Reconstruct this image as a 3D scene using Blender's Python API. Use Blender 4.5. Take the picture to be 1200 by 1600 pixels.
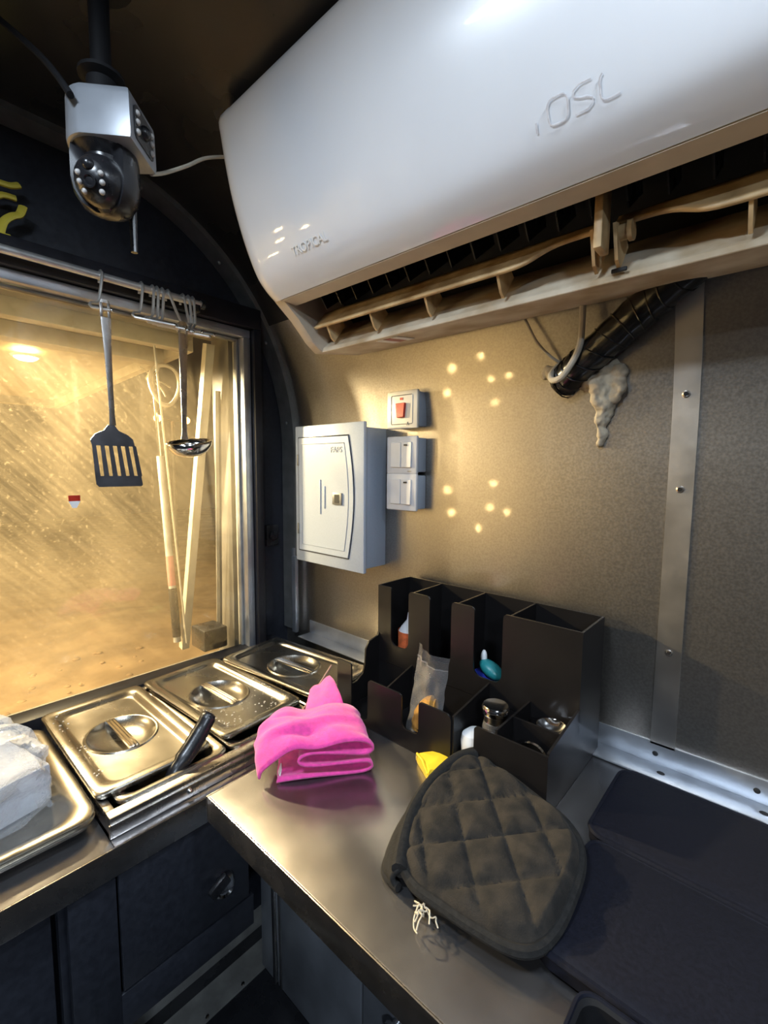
import bpy, bmesh, math, random
from mathutils import Vector, Matrix, noise
for o in list(bpy.data.objects): bpy.data.objects.remove(o)
random.seed(7)
C = bpy.context.scene.collection
PI = math.pi
V = Vector
# ------------------------------------------------------------------ camera (origin = lens, floor at z = -1.38)
cd = bpy.data.cameras.new('camera'); cam = bpy.data.objects.new('camera', cd); C.objects.link(cam)
cd.sensor_fit = 'HORIZONTAL'; cd.sensor_width = 36.0; cd.lens = 719.0/1200*36; cd.clip_start = 0.02
_a = V((0.7461, 0.6658, 0.0082)); _c = V((0.6622, -0.7433, 0.0957))
_a.normalize(); _b = _c.cross(_a).normalized(); _c = _a.cross(_b)
cam.matrix_world = Matrix(((_a.x,_b.x,_c.x,0),(_a.y,_b.y,_c.y,0),(_a.z,_b.z,_c.z,0),(0,0,0,1)))
bpy.context.scene.camera = cam
# ------------------------------------------------------------------ world, exposure
w = bpy.data.worlds.new('night'); bpy.context.scene.world = w; w.use_nodes = True
w.node_tree.nodes['Background'].inputs[0].default_value = (0.030, 0.020, 0.011, 1)
w.node_tree.nodes['Background'].inputs[1].default_value = 1.0
vs = bpy.context.scene.view_settings
vs.view_transform = 'Standard'; vs.look = 'None'; vs.gamma = 1.0; vs.use_curve_mapping = False
vs.exposure = 0.0
LED_W, LED2_W, LED3_W, LAMP_W, LAMP2_W = 4.6, 9.5, 34.0, 190.0, 130.0
FLOOR = -1.38

# ------------------------------------------------------------------ materials
def nd(nt, t, **kw):
    n = nt.nodes.new(t)
    for k, v in kw.items(): setattr(n, k, v)
    return n
def mat(name, col, rough=0.5, metal=0.0, var=0.12, scale=40.0, bump=0.0, bscale=None, coat=0.0, coat_r=0.1, stretch=(1,1,1), rvar=0.1, spec=0.5, col2=None, sheen=0.0, detail=4.0):
    m = bpy.data.materials.new(name); m.use_nodes = True
    nt = m.node_tree; p = nt.nodes['Principled BSDF']
    tc = nd(nt, 'ShaderNodeTexCoord'); mp = nd(nt, 'ShaderNodeMapping'); mp.inputs['Scale'].default_value = stretch
    nt.links.new(tc.outputs['Object'], mp.inputs[0])
    nz = nd(nt, 'ShaderNodeTexNoise'); nz.inputs['Scale'].default_value = scale; nz.inputs['Detail'].default_value = detail
    nt.links.new(mp.outputs[0], nz.inputs['Vector'])
    r = nd(nt, 'ShaderNodeValToRGB')
    c2 = col2 if col2 else tuple(c*(1-var) for c in col)
    r.color_ramp.elements[0].position = 0.35; r.color_ramp.elements[1].position = 0.65
    r.color_ramp.elements[0].color = (*c2, 1); r.color_ramp.elements[1].color = (*[min(1, c*(1+var*0.5)) for c in col], 1)
    nt.links.new(nz.outputs[0], r.inputs[0]); nt.links.new(r.outputs[0], p.inputs['Base Color'])
    mr = nd(nt, 'ShaderNodeMapRange'); mr.inputs[3].default_value = max(0.02, rough-rvar); mr.inputs[4].default_value = min(1, rough+rvar)
    nt.links.new(nz.outputs[0], mr.inputs[0]); nt.links.new(mr.outputs[0], p.inputs['Roughness'])
    p.inputs['Metallic'].default_value = metal
    p.inputs['Specular IOR Level'].default_value = spec
    p.inputs['Coat Weight'].default_value = coat; p.inputs['Coat Roughness'].default_value = coat_r
    p.inputs['Sheen Weight'].default_value = sheen
    if bump:
        b = nd(nt, 'ShaderNodeBump'); b.inputs['Strength'].default_value = bump; b.inputs['Distance'].default_value = 0.002
        n2 = nd(nt, 'ShaderNodeTexNoise'); n2.inputs['Scale'].default_value = bscale or scale; n2.inputs['Detail'].default_value = 3
        nt.links.new(mp.outputs[0], n2.inputs['Vector']); nt.links.new(n2.outputs[0], b.inputs['Height'])
        nt.links.new(b.outputs[0], p.inputs['Normal'])
    return m
def emit(name, col, s):
    m = bpy.data.materials.new(name); m.use_nodes = True; nt = m.node_tree
    p = nt.nodes['Principled BSDF']; p.inputs['Base Color'].default_value = (*col, 1)
    p.inputs['Emission Color'].default_value = (*col, 1); p.inputs['Emission Strength'].default_value = s
    return m
def clear(name, t=0.75, tint=(1,1,1), rough=0.08, bump=0.0, bscale=30, edge=0.55):
    m = bpy.data.materials.new(name); m.use_nodes = True; nt = m.node_tree
    for n in list(nt.nodes): nt.nodes.remove(n)
    out = nd(nt, 'ShaderNodeOutputMaterial'); tr = nd(nt, 'ShaderNodeBsdfTransparent'); tr.inputs[0].default_value = (0.97, 0.97, 0.97, 1)
    g = nd(nt, 'ShaderNodeBsdfPrincipled'); g.inputs['Base Color'].default_value = (*tint, 1); g.inputs['Roughness'].default_value = rough
    g.inputs['Specular IOR Level'].default_value = 0.8
    mx = nd(nt, 'ShaderNodeMixShader')
    lw = nd(nt, 'ShaderNodeLayerWeight'); lw.inputs[0].default_value = 0.35
    mr = nd(nt, 'ShaderNodeMapRange'); mr.inputs[3].default_value = 1-t; mr.inputs[4].default_value = edge
    nt.links.new(lw.outputs['Facing'], mr.inputs[0]); nt.links.new(mr.outputs[0], mx.inputs[0])
    nt.links.new(tr.outputs[0], mx.inputs[1]); nt.links.new(g.outputs[0], mx.inputs[2]); nt.links.new(mx.outputs[0], out.inputs[0])
    if bump:
        b = nd(nt, 'ShaderNodeBump'); b.inputs['Strength'].default_value = bump; b.inputs['Distance'].default_value = 0.01
        n2 = nd(nt, 'ShaderNodeTexNoise'); n2.inputs['Scale'].default_value = bscale
        nt.links.new(n2.outputs[0], b.inputs['Height']); nt.links.new(b.outputs[0], g.inputs['Normal']); nt.links.new(b.outputs[0], lw.inputs['Normal'])
    return m
def dusty_glass():
    m = bpy.data.materials.new('dusty_glass'); m.use_nodes = True; nt = m.node_tree; L = nt.links.new
    for n in list(nt.nodes): nt.nodes.remove(n)
    out = nd(nt, 'ShaderNodeOutputMaterial'); tr = nd(nt, 'ShaderNodeBsdfTransparent'); tr.inputs[0].default_value = (0.93, 0.95, 0.93, 1)
    df = nd(nt, 'ShaderNodeBsdfTranslucent'); df.inputs[0].default_value = (0.86, 0.74, 0.50, 1)
    d2 = nd(nt, 'ShaderNodeBsdfDiffuse'); d2.inputs[0].default_value = (0.42, 0.38, 0.30, 1)
    md = nd(nt, 'ShaderNodeMixShader'); md.inputs[0].default_value = 0.25; L(df.outputs[0], md.inputs[1]); L(d2.outputs[0], md.inputs[2])
    gl = nd(nt, 'ShaderNodeBsdfGlossy'); gl.inputs['Roughness'].default_value = 0.04
    tc = nd(nt, 'ShaderNodeTexCoord')
    def nz(rot, sc, scale, lo, hi, detail=5):
        m0 = nd(nt, 'ShaderNodeMapping'); m0.inputs['Rotation'].default_value = (rot, 0, 0); L(tc.outputs['Object'], m0.inputs[0])
        mp = nd(nt, 'ShaderNodeMapping'); mp.inputs['Scale'].default_value = sc; L(m0.outputs[0], mp.inputs[0]); n = nd(nt, 'ShaderNodeTexNoise'); n.inputs['Scale'].default_value = scale; n.inputs['Detail'].default_value = detail
        L(mp.outputs[0], n.inputs['Vector']); r = nd(nt, 'ShaderNodeMapRange'); r.inputs[1].default_value = lo; r.inputs[2].default_value = hi
        L(n.outputs[0], r.inputs[0]); return r.outputs[0]
    def mth(op, a, b):
        k = nd(nt, 'ShaderNodeMath', operation=op)
        for i, v in enumerate((a, b)):
            if isinstance(v, (int, float)): k.inputs[i].default_value = v
            else: L(v, k.inputs[i])
        return k.outputs[0]
    streak = nz(math.radians(-42), (1, 11, 0.5), 10, 0.38, 0.75)          # wiped diagonal streaks
    cloud = nz(0, (1, 1, 1), 3.2, 0.35, 0.70)
    fine = nz(0, (1, 1, 1), 140, 0.62, 0.74, 2)                          # specks
    f = mth('ADD', mth('MULTIPLY', streak, 0.022), mth('MULTIPLY', cloud, 0.075))
    f = mth('ADD', f, mth('MULTIPLY', fine, 0.07)); f = mth('ADD', f, 0.025)
    sx = nd(nt, 'ShaderNodeSeparateXYZ'); L(tc.outputs['Object'], sx.inputs[0])
    mr = nd(nt, 'ShaderNodeMapRange'); mr.interpolation_type = 'SMOOTHSTEP'                   # dust share graded to imitate lamp glow at left, night at right
    mr.inputs[1].default_value = 0.12; mr.inputs[2].default_value = 0.58; mr.inputs[3].default_value = 1.25; mr.inputs[4].default_value = 0.45
    L(sx.outputs['Y'], mr.inputs[0]); f = mth('MULTIPLY', f, mr.outputs[0])
    ma = nd(nt, 'ShaderNodeMixShader'); L(f, ma.inputs[0]); L(tr.outputs[0], ma.inputs[1]); L(md.outputs[0], ma.inputs[2])
    fr = nd(nt, 'ShaderNodeFresnel'); fr.inputs[0].default_value = 1.45
    mb = nd(nt, 'ShaderNodeMixShader'); L(mth('MULTIPLY', fr.outputs[0], 0.8), mb.inputs[0]); L(ma.outputs[0], mb.inputs[1]); L(gl.outputs[0], mb.inputs[2])
    L(mb.outputs[0], out.inputs[0]); return m

M = {}
M['wallB'] = mat('grey_sheet', (0.40, 0.37, 0.33), 0.32, 0.95, 0.12, 260, 0.06, 500, rvar=0.05, coat=0.6, coat_r=0.05)
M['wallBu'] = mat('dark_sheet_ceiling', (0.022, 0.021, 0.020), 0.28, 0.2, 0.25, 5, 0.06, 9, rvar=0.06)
M['blackwall'] = mat('black_laminate', (0.016, 0.018, 0.025), 0.38, 0, 0.2, 90, 0.03, 200)
M['blackframe'] = mat('black_paint', (0.010, 0.010, 0.014), 0.45, 0, 0.2, 60)
M['cladding'] = mat('filmed_steel_cladding', (0.40, 0.43, 0.48), 0.34, 0.6, 0.2, 9, 0.3, 12)
M['mattblack'] = mat('matt_black', (0.006, 0.006, 0.007), 0.7, 0, 0.2, spec=0.2)
M['floor'] = mat('dark_floor', (0.022, 0.023, 0.027), 0.28, 0, 0.3, 12, 0.05, 30)
M['steel'] = mat('stainless', (0.52, 0.49, 0.46), 0.27, 1.0, 0.10, 30, 0.02, 60, stretch=(1, 1, 1), rvar=0.05)
M['counter'] = mat('worn_stainless', (0.31, 0.302, 0.31), 0.25, 0.92, 0.16, 14, 0.03, 90, rvar=0.05)
M['lid'] = mat('pressed_stainless', (0.45, 0.42, 0.365), 0.26, 1.0, 0.10, 18, 0.02, 40, rvar=0.06)
M['chrome'] = mat('chrome', (0.68, 0.67, 0.66), 0.12, 1.0, 0.05, 20, rvar=0.04)
M['hookwire'] = mat('wire', (0.62, 0.60, 0.56), 0.35, 0.8)
M['steel_darkrefl'] = mat('steel_dark_reflection', (0.10, 0.10, 0.11), 0.36, 0.8)  # steel with the dark room's reflection painted into its base colour
M['railsteel'] = mat('rail_steel', (0.62, 0.61, 0.59), 0.42, 0.85)
M['rib'] = mat('grey_metal_rib', (0.24, 0.245, 0.24), 0.45, 0.7, 0.15, 30, rvar=0.06)
M['alu'] = mat('aluminium', (0.62, 0.65, 0.70), 0.34, 0.85, 0.12, 25, rvar=0.07)
M['strip'] = mat('aluminium_strip', (0.80, 0.75, 0.68), 0.33, 1.0, 0.08, 20, 0.30, 14, rvar=0.05)
M['alu_dull'] = mat('dull_aluminium', (0.36, 0.36, 0.34), 0.5, 0.5, 0.3, 14)
M['dark'] = mat('cavity_black', (0.006, 0.006, 0.007), 0.7, 0, 0.2)
M['acw'] = mat('white_plastic_panel', (0.74, 0.755, 0.78), 0.30, 0, 0.02, 8, coat=0.9, coat_r=0.03, rvar=0.03)
M['acc'] = mat('warm_lit_plastic', (0.58, 0.50, 0.39), 0.45, 0, 0.14, 12)  # warm white casing, the lamp's warm light painted into the colour
M['vane'] = mat('dirty_warm_lit_plastic', (0.58, 0.42, 0.22), 0.5, 0, 0.4, 22, col2=(0.34, 0.20, 0.08))  # dirt brown, with warm lamp light also painted into the yellow
M['chin'] = mat('dusty_cream_plastic', (0.60, 0.53, 0.41), 0.5, 0, 0.3, 16, col2=(0.44, 0.33, 0.20))
M['letter'] = mat('white_print', (0.88, 0.88, 0.86), 0.5)
M['worn'] = mat('worn_grey_print', (0.46, 0.45, 0.47), 0.5, 0, 0.15, 160, col2=(0.66, 0.66, 0.68))
M['boxw'] = mat('grey_white_enamel', (0.36, 0.41, 0.48), 0.38, 0, 0.04, 300, 0.08, 500)
M['boxside'] = mat('grey_enamel', (0.26, 0.30, 0.36), 0.42, 0, 0.04, 300)
M['swc'] = mat('cream_switch', (0.64, 0.61, 0.53), 0.35, 0, 0.06, 30)
M['sww'] = mat('white_switch', (0.50, 0.51, 0.53), 0.35, 0, 0.05, 30)
M['red'] = mat('red_rocker', (0.42, 0.03, 0.015), 0.3, 0, 0.15, 30)
M['redtape'] = mat('red_label', (0.38, 0.14, 0.12), 0.5)
M['acr'] = mat('black_acrylic', (0.008, 0.0072, 0.0075), 0.34, 0, 0.1, 20, rvar=0.02, spec=0.35)
M['rubber'] = mat('black_rubber', (0.0058, 0.0066, 0.0125), 0.65, 0, 0.25, 220, 0.10, 400, spec=0.14)
M['mitt'] = mat('faded_black_cotton', (0.025, 0.021, 0.017), 0.92, 0, 0.35, 60, 0.35, 700, col2=(0.013, 0.012, 0.011), sheen=0.02, spec=0.2)
M['hem'] = mat('black_cotton_tape', (0.016, 0.0155, 0.015), 0.9, 0, 0.3, 200, 0.3, 600, spec=0.2)
M['stitch'] = mat('dark_stitching', (0.012, 0.012, 0.012), 0.9)
M['thread'] = mat('cream_thread', (0.55, 0.48, 0.36), 0.9)
M['pink'] = mat('pink_microfibre', (0.80, 0.060, 0.34), 0.92, 0, 0.15, 120, 0.4, 800, sheen=0.35)
M['white'] = mat('white_plastic', (0.75, 0.77, 0.79), 0.4, 0, 0.04)
M['yellow'] = mat('yellow_plastic', (0.85, 0.58, 0.03), 0.4, 0, 0.1)
M['gold'] = mat('yellow_green_plastic', (0.62, 0.50, 0.06), 0.35, 0, 0.2, 20)
M['blackp'] = mat('black_plastic', (0.012, 0.012, 0.014), 0.28, 0, 0.15)
M['silver'] = mat('silver_plastic', (0.27, 0.285, 0.31), 0.33, 0.3, 0.08, 20)
M['led'] = mat('led_lens', (0.40, 0.38, 0.36), 0.2, 0, 0.1)
M['cable'] = mat('grey_cable', (0.46, 0.42, 0.34), 0.5, 0, 0.1)
M['foam'] = mat('old_foam', (0.42, 0.37, 0.28), 0.85, 0, 0.3, 40, 0.5, 60, col2=(0.25, 0.20, 0.14))
M['tape'] = mat('black_wrapping_tape', (0.010, 0.010, 0.010), 0.22, 0, 0.2, 40, 0.6, 25)
M['cream'] = mat('cream_painted_wood', (0.40, 0.36, 0.28), 0.5, 0, 0.12, 25)
M['creamd'] = mat('grimy_cream_board', (0.13, 0.122, 0.105), 0.6, 0, 0.35, 12)
M['sand'] = mat('sand', (0.52, 0.37, 0.21), 0.95, 0, 0.3, 3, 0.6, 25, col2=(0.36, 0.25, 0.14))
M['spice'] = mat('brown_powder', (0.34, 0.17, 0.03), 0.9, 0, 0.3, 90)
M['orange'] = mat('orange_snack', (0.75, 0.16, 0.05), 0.6, 0, 0.3, 90)
M['blue'] = mat('blue_wrapper', (0.03, 0.05, 0.42), 0.35)
M['teal'] = mat('teal_wrapper', (0.02, 0.22, 0.24), 0.35)
M['green'] = mat('green_plastic', (0.02, 0.30, 0.12), 0.35)
M['water'] = clear('water_drop', 0.68, (1, 0.97, 0.9), 0.02)
M['film'] = clear('clear_plastic', 0.84, (0.72, 0.77, 0.85), 0.06, 0.30, 24, 0.75)
M['bagclear'] = clear('clear_bag', 0.93, (0.62, 0.60, 0.60), 0.12, 0.5, 40, 0.30)
M['foamwhite'] = mat('white_packaging', (0.46, 0.48, 0.53), 0.6)
M['glass'] = dusty_glass()
M['lampglow'] = emit('warm_lamp', (1.0, 0.72, 0.28), 30)
M['ledglow'] = emit('cool_led', (0.86, 0.93, 1.0), 18)
M['bulb'] = emit('warm_bulb', (1.0, 0.66, 0.28), 700)
M['street'] = emit('street_lamp_glow', (1.0, 0.40, 0.10), 25)
M['stick'] = mat('wooden_stick', (0.36, 0.20, 0.16), 0.6)
M['skin'] = mat('dark_brown', (0.16, 0.10, 0.05), 0.5)

# ------------------------------------------------------------------ mesh builder
class MB:
    def __init__(s): s.bm = bmesh.new()
    def box(s, lo, hi, bev=0.0, seg=2, rot=None, piv=None):
        lo, hi = V(lo), V(hi); c = (lo+hi)/2; d = hi-lo
        r = bmesh.ops.create_cube(s.bm, size=1.0); vs_ = r['verts']
        for v in vs_: v.co = V((v.co.x*d.x, v.co.y*d.y, v.co.z*d.z))
        if bev:
            es = list({e for v in vs_ for e in v.link_edges})
            rb = bmesh.ops.bevel(s.bm, geom=es, offset=bev, segments=seg, profile=0.5, affect='EDGES')
            vs_ = list({v for f in rb['faces'] for v in f.verts} | {v for v in vs_ if v.is_valid})
        for v in vs_:
            p = v.co + c
            if rot is not None:
                pv = V(piv) if piv is not None else c
                p = rot @ (p-pv) + pv
            v.co = p
        return s
    def prism(s, pts, ext, bev=0.0):
        ext = V(ext); a = [s.bm.verts.new(V(p)) for p in pts]; b = [s.bm.verts.new(V(p)+ext) for p in pts]; n = len(pts)
        fs = [s.bm.faces.new(a[::-1]), s.bm.faces.new(b)]
        for i in range(n): fs.append(s.bm.faces.new((a[i], a[(i+1) % n], b[(i+1) % n], b[i])))
        if bev:
            es = list({e for f in fs for e in f.edges})
            bmesh.ops.bevel(s.bm, geom=es, offset=bev, segments=1, profile=0.5, affect='EDGES')
        return s
    def tube(s, pts, r, n=8, closed=False, caps=True, flat=1.0):
        pts = [V(p) for p in pts]; k = len(pts); rr = r if isinstance(r, (list, tuple)) else [r]*k
        tang = []
        for i in range(k):
            if closed: t = pts[(i+1) % k]-pts[i-1]
            else: t = pts[min(i+1, k-1)]-pts[max(i-1, 0)]
            tang.append(t.normalized())
        u = tang[0].orthogonal().normalized(); rings = []
        for i in range(k):
            u = (u - tang[i]*u.dot(tang[i])).normalized(); v = tang[i].cross(u)
            rings.append([s.bm.verts.new(pts[i]+(u*math.cos(2*PI*j/n)+v*math.sin(2*PI*j/n)*flat)*rr[i]) for j in range(n)])
        for i in range(k if closed else k-1):
            a, b = rings[i], rings[(i+1) % k]
            for j in range(n): s.bm.faces.new((a[j], a[(j+1) % n], b[(j+1) % n], b[j]))
        if caps and not closed:
            s.bm.faces.new(rings[0][::-1]); s.bm.faces.new(rings[-1])
        return s
    def lathe(s, prof, n=24, mtx=None, sx=1.0, sy=1.0):
        mtx = mtx or Matrix(); rings = []
        for (r, z) in prof:
            if r < 1e-6: rings.append([s.bm.verts.new(mtx @ V((0, 0, z)))])
            else: rings.append([s.bm.verts.new(mtx @ V((r*sx*math.cos(2*PI*j/n), r*sy*math.sin(2*PI*j/n), z))) for j in range(n)])
        for a, b in zip(rings, rings[1:]):
            for j in range(n):
                q = (j+1) % n
                if len(a) == 1 and len(b) == 1: break
                if len(a) == 1: s.bm.faces.new((a[0], b[q], b[j]))
                elif len(b) == 1: s.bm.faces.new((a[j], a[q], b[0]))
                else: s.bm.faces.new((a[j], a[q], b[q], b[j]))
        return s
    def grid(s, fn, nu, nv, cu=False):
        g = [[s.bm.verts.new(V(fn(i/(nu if cu else nu-1), j/(nv-1)))) for j in range(nv)] for i in range(nu)]
        for i in range(nu if cu else nu-1):
            for j in range(nv-1):
                s.bm.faces.new((g[i][j], g[(i+1) % nu][j], g[(i+1) % nu][j+1], g[i][j+1]))
        return s
    def rings(s, rl, cap0=False, cap1=False):
        rr = [[s.bm.verts.new(V(p)) for p in r] for r in rl]; n = len(rr[0])
        for a, b in zip(rr, rr[1:]):
            for j in range(n): s.bm.faces.new((a[j], a[(j+1) % n], b[(j+1) % n], b[j]))
        if cap0: s.bm.faces.new(rr[0][::-1])
        if cap1: s.bm.faces.new(rr[-1])
        return s
    def sphere(s, c, r, n=12, sc=(1, 1, 1), rot=None):
        prof = [(r*math.sin(PI*i/n), -r*math.cos(PI*i/n)) for i in range(n+1)]
        prof[0] = (0, -r); prof[-1] = (0, r)
        m = Matrix.Translation(V(c)) @ (rot.to_4x4() if rot is not None else Matrix()) @ Matrix.Diagonal((*sc, 1))
        return s.lathe(prof, max(10, n*2-4), m)
    def build(s, name, m, parent=None, world=True, ang=35, solid=0.0, recalc=True):
        if recalc: bmesh.ops.recalc_face_normals(s.bm, faces=s.bm.faces[:])
        sh = V((0, 0, 0)); p = parent
        if world:
            while p is not None: sh += p.location; p = p.parent
            for v in s.bm.verts: v.co -= sh
        me = bpy.data.meshes.new(name); s.bm.to_mesh(me); s.bm.free()
        for f in me.polygons: f.use_smooth = True
        me.set_sharp_from_angle(angle=math.radians(ang))
        o = bpy.data.objects.new(name, me); C.objects.link(o); me.materials.append(m if not isinstance(m, str) else M[m])
        if parent is not None: o.parent = parent
        if solid:
            md = o.modifiers.new('solid', 'SOLIDIFY'); md.thickness = solid; md.offset = 0
        return o
def tag(o, label, cat=None, group=None, kind=None):
    if label: o['label'] = label
    if cat: o['category'] = cat
    if group: o['group'] = group
    if kind: o['kind'] = kind
    return o
def thing(name, loc, label, cat, group=None):
    o = bpy.data.objects.new(name, None); o.empty_display_size = 0.05; C.objects.link(o); o.location = loc
    return tag(o, label, cat, group)
def struct(o): o['kind'] = 'structure'; return o
def copy_tree(o, loc=None):
    r = o.copy(); C.objects.link(r)
    def kids(a, b):
        for ch in a.children:
            c = ch.copy(); C.objects.link(c); c.parent = b; kids(ch, c)
    kids(o, r)
    if loc is not None: r.location = loc
    return r
def catmull(pts, k=6):
    pts = [V(p) for p in pts]; out = []
    for i in range(len(pts)-1):
        p0, p1, p2, p3 = pts[max(i-1, 0)], pts[i], pts[i+1], pts[min(i+2, len(pts)-1)]
        for j in range(k):
            t = j/k
            out.append(0.5*((2*p1)+(p2-p0)*t+(2*p0-5*p1+4*p2-p3)*t*t+(3*p1-p0-3*p2+p3)*t**3))
    out.append(pts[-1]); return out
def rrect(x0, x1, y0, y1, r, n=8):
    out = []
    for cx, cy, a0 in ((x1-r, y1-r, 0), (x0+r, y1-r, PI/2), (x0+r, y0+r, PI), (x1-r, y0+r, 1.5*PI)):
        for i in range(n+1):
            a = a0+PI/2*i/n; out.append((cx+r*math.cos(a), cy+r*math.sin(a)))
    return out
def text_mesh(txt, size, ext, name, m, parent, mtx):
    cu = bpy.data.curves.new(name, 'FONT'); cu.body = txt; cu.size = size; cu.extrude = ext
    cu.align_x = 'CENTER'; cu.align_y = 'CENTER'
    t = bpy.data.objects.new(name, cu); C.objects.link(t)
    dg = bpy.context.evaluated_depsgraph_get(); me = bpy.data.meshes.new_from_object(t.evaluated_get(dg))
    bpy.data.objects.remove(t); bpy.data.curves.remove(cu)
    sh = V((0, 0, 0)); p = parent
    while p is not None: sh += p.location; p = p.parent
    me.transform(Matrix.Translation(-sh) @ mtx); me.materials.clear(); me.materials.append(M[m])
    o = bpy.data.objects.new(name, me); C.objects.link(o); o.parent = parent; return o
def frame_mtx(o, x, y):
    x = V(x).normalized(); y = V(y); y = (y-x*y.dot(x)).normalized(); z = x.cross(y)
    return Matrix(((x.x, y.x, z.x, o[0]), (x.y, y.y, z.y, o[1]), (x.z, y.z, z.z, o[2]), (0, 0, 0, 1)))

# ------------------------------------------------------------------ room shell
XA, YB, ZC = -1.12, 0.82, 0.625
CY, CZ, EA, EB = 0.30, 0.05, 0.52, 0.575
YO = -1.52
arc = [(CY+EA*math.cos(t), CZ+EB*math.sin(t)) for t in [PI/2*i/24 for i in range(25)]]     # vault, wall B to ceiling
arc2 = [(-1.0-EA*math.sin(t), CZ+EB*math.cos(t)) for t in [PI/2*i/24 for i in range(25)]]
inner = arc + arc2                                                # from wall B over the ceiling down to the far wall
def off(prof, d):
    out = []
    for i, (y, z) in enumerate(prof):
        y0, z0 = prof[max(i-1, 0)]; y1, z1 = prof[min(i+1, len(prof)-1)]
        n = V((z1-z0, -(y1-y0))).normalized(); out.append((y+n.x*d, z+n.y*d))
    return out
def vault(x0, x1, prof, th):
    o_ = off(prof, th); poly = [(x0, y, z) for y, z in prof] + [(x0, y, z) for y, z in o_[::-1]]
    return MB().prism(poly, (x1-x0, 0, 0))
X1 = 2.4
k0 = 9
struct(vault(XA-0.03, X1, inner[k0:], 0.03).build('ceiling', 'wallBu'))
wb = [(YB, FLOOR), (YB, CZ-0.02)] + arc[:k0+1]
struct(vault(XA-0.03, X1, wb, 0.03).build('wall_right', 'wallB'))
struct(MB().box((XA-0.03, YO-0.03, FLOOR), (X1, YO, CZ)).build('wall_left', 'blackwall'))
struct(MB().box((X1, YO-0.03, FLOOR), (X1+0.03, YB+0.03, ZC+0.03)).build('wall_back', 'blackwall'))
struct(MB().box((XA-0.04, YO-0.03, FLOOR-0.05), (X1+0.03, YB+0.03, FLOOR)).build('floor', 'floor'))
# end wall with the window opening (keyhole outline)
WY0, WY1, WZ0, WZ1 = -1.05, 0.682, -0.515, 0.349
outl = [(YB, FLOOR), *wb[1:2], *inner, (YO, FLOOR)]
hole = [(WY1, WZ0), (WY0, WZ0), (WY0, WZ1), (WY1, WZ1)]
poly = outl[:1] + [hole[0], hole[3], hole[2], hole[1], hole[0]] + outl[:1] + outl[1:]
b = MB()
a_ = 0.0
def quadwall(mb, pts): mb.prism([(XA, y, z) for y, z in pts], (-0.04, 0, 0))
quadwall(b, [(YO, FLOOR), (YB, FLOOR), (YB, WZ0), (YO, WZ0)])
quadwall(b, [(WY1, WZ0), (YB, WZ0)] + [p for p in [(YB, CZ)] + arc if p[1] <= WZ1+1e-6] + [(WY1, WZ1)])
quadwall(b, [(YO, WZ0), (WY0, WZ0), (WY0, WZ1), (YO, WZ1)])
up = [p for p in arc if p[1] > WZ1] + [p for p in arc2 if p[1] > WZ1]
quadwall(b, [(WY1+0.005, WZ1)] + [(up[0][0]+0.01, WZ1)] + up + [(up[-1][0]-0.01, WZ1)])
struct(b.build('wall_front', 'blackwall'))
# ---- window: black surround, aluminium frame, dusty pane, outer jamb
win = struct(bpy.data.objects.new('window_1', None)); C.objects.link(win); win.location = (XA, 0, WZ0)
def ring(mb, x0, x1, y0, y1, z0, z1, t):
    mb.box((x0, y0, z0), (x1, y1, z0+t), 0.002); mb.box((x0, y0, z1-t), (x1, y1, z1), 0.002)
    mb.box((x0, y0, z0+t), (x1, y0+t, z1-t), 0.002); mb.box((x0, y1-t, z0+t), (x1, y1, z1-t), 0.002)
b = MB(); b.box((XA, WY0-0.03, WZ1+0.002), (-1.06, 0.706, 0.402), 0.003); b.box((XA, WY1+0.002, -0.52), (-1.06, 0.706, WZ1+0.002), 0.003)
b.box((XA, WY0-0.03, -0.50), (-1.06, WY0-0.002, WZ1+0.002), 0.003)
b.build('surround', 'blackframe', win)
b = MB(); ring(b, -1.115, -1.075, WY0, WY1, WZ0+0.001, WZ1, 0.020); b.build('frame', 'alu', win)
b = MB(); ring(b, -1.120, -1.100, WY0+0.02, WY1-0.02, WZ0+0.016, WZ1-0.02, 0.006); b.build('inner_bead', 'alu_dull', win)
b = MB(); b.box((-1.113, WY0+0.012, WZ0+0.012), (-1.109, WY1-0.012, WZ1-0.012)); b.build('pane', 'glass', win)
b = MB(); ring(b, -1.25, -1.16, WY0-0.02, WY1+0.005, WZ0-0.05, WZ1+0.02, 0.020); b.build('outer_jamb', 'creamd', win)
b = MB(); b.box((-1.10, 0.618, -0.30), (-1.096, 0.634, 0.20), 0.001); b.build('side_strip', 'cream', win) if False else b.bm.free()
b = MB(); b.tube([(-1.195, 0.632, 0.325), (-1.404, 0.632, -0.57)], 0.016, 4, flat=1.0); b.build('slanted_post', 'cream', win)
b = MB(); b.box((-1.21, 0.565, -0.492), (-1.135, 0.632, -0.435), 0.004); b.build('hinge_block', 'blackp', win)
b = MB(); b.tube([(-1.17, 0.64, 0.20), (-1.19, 0.638, -0.46)], 0.008, 6); b.build('edge_bead', 'creamd', win)

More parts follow.
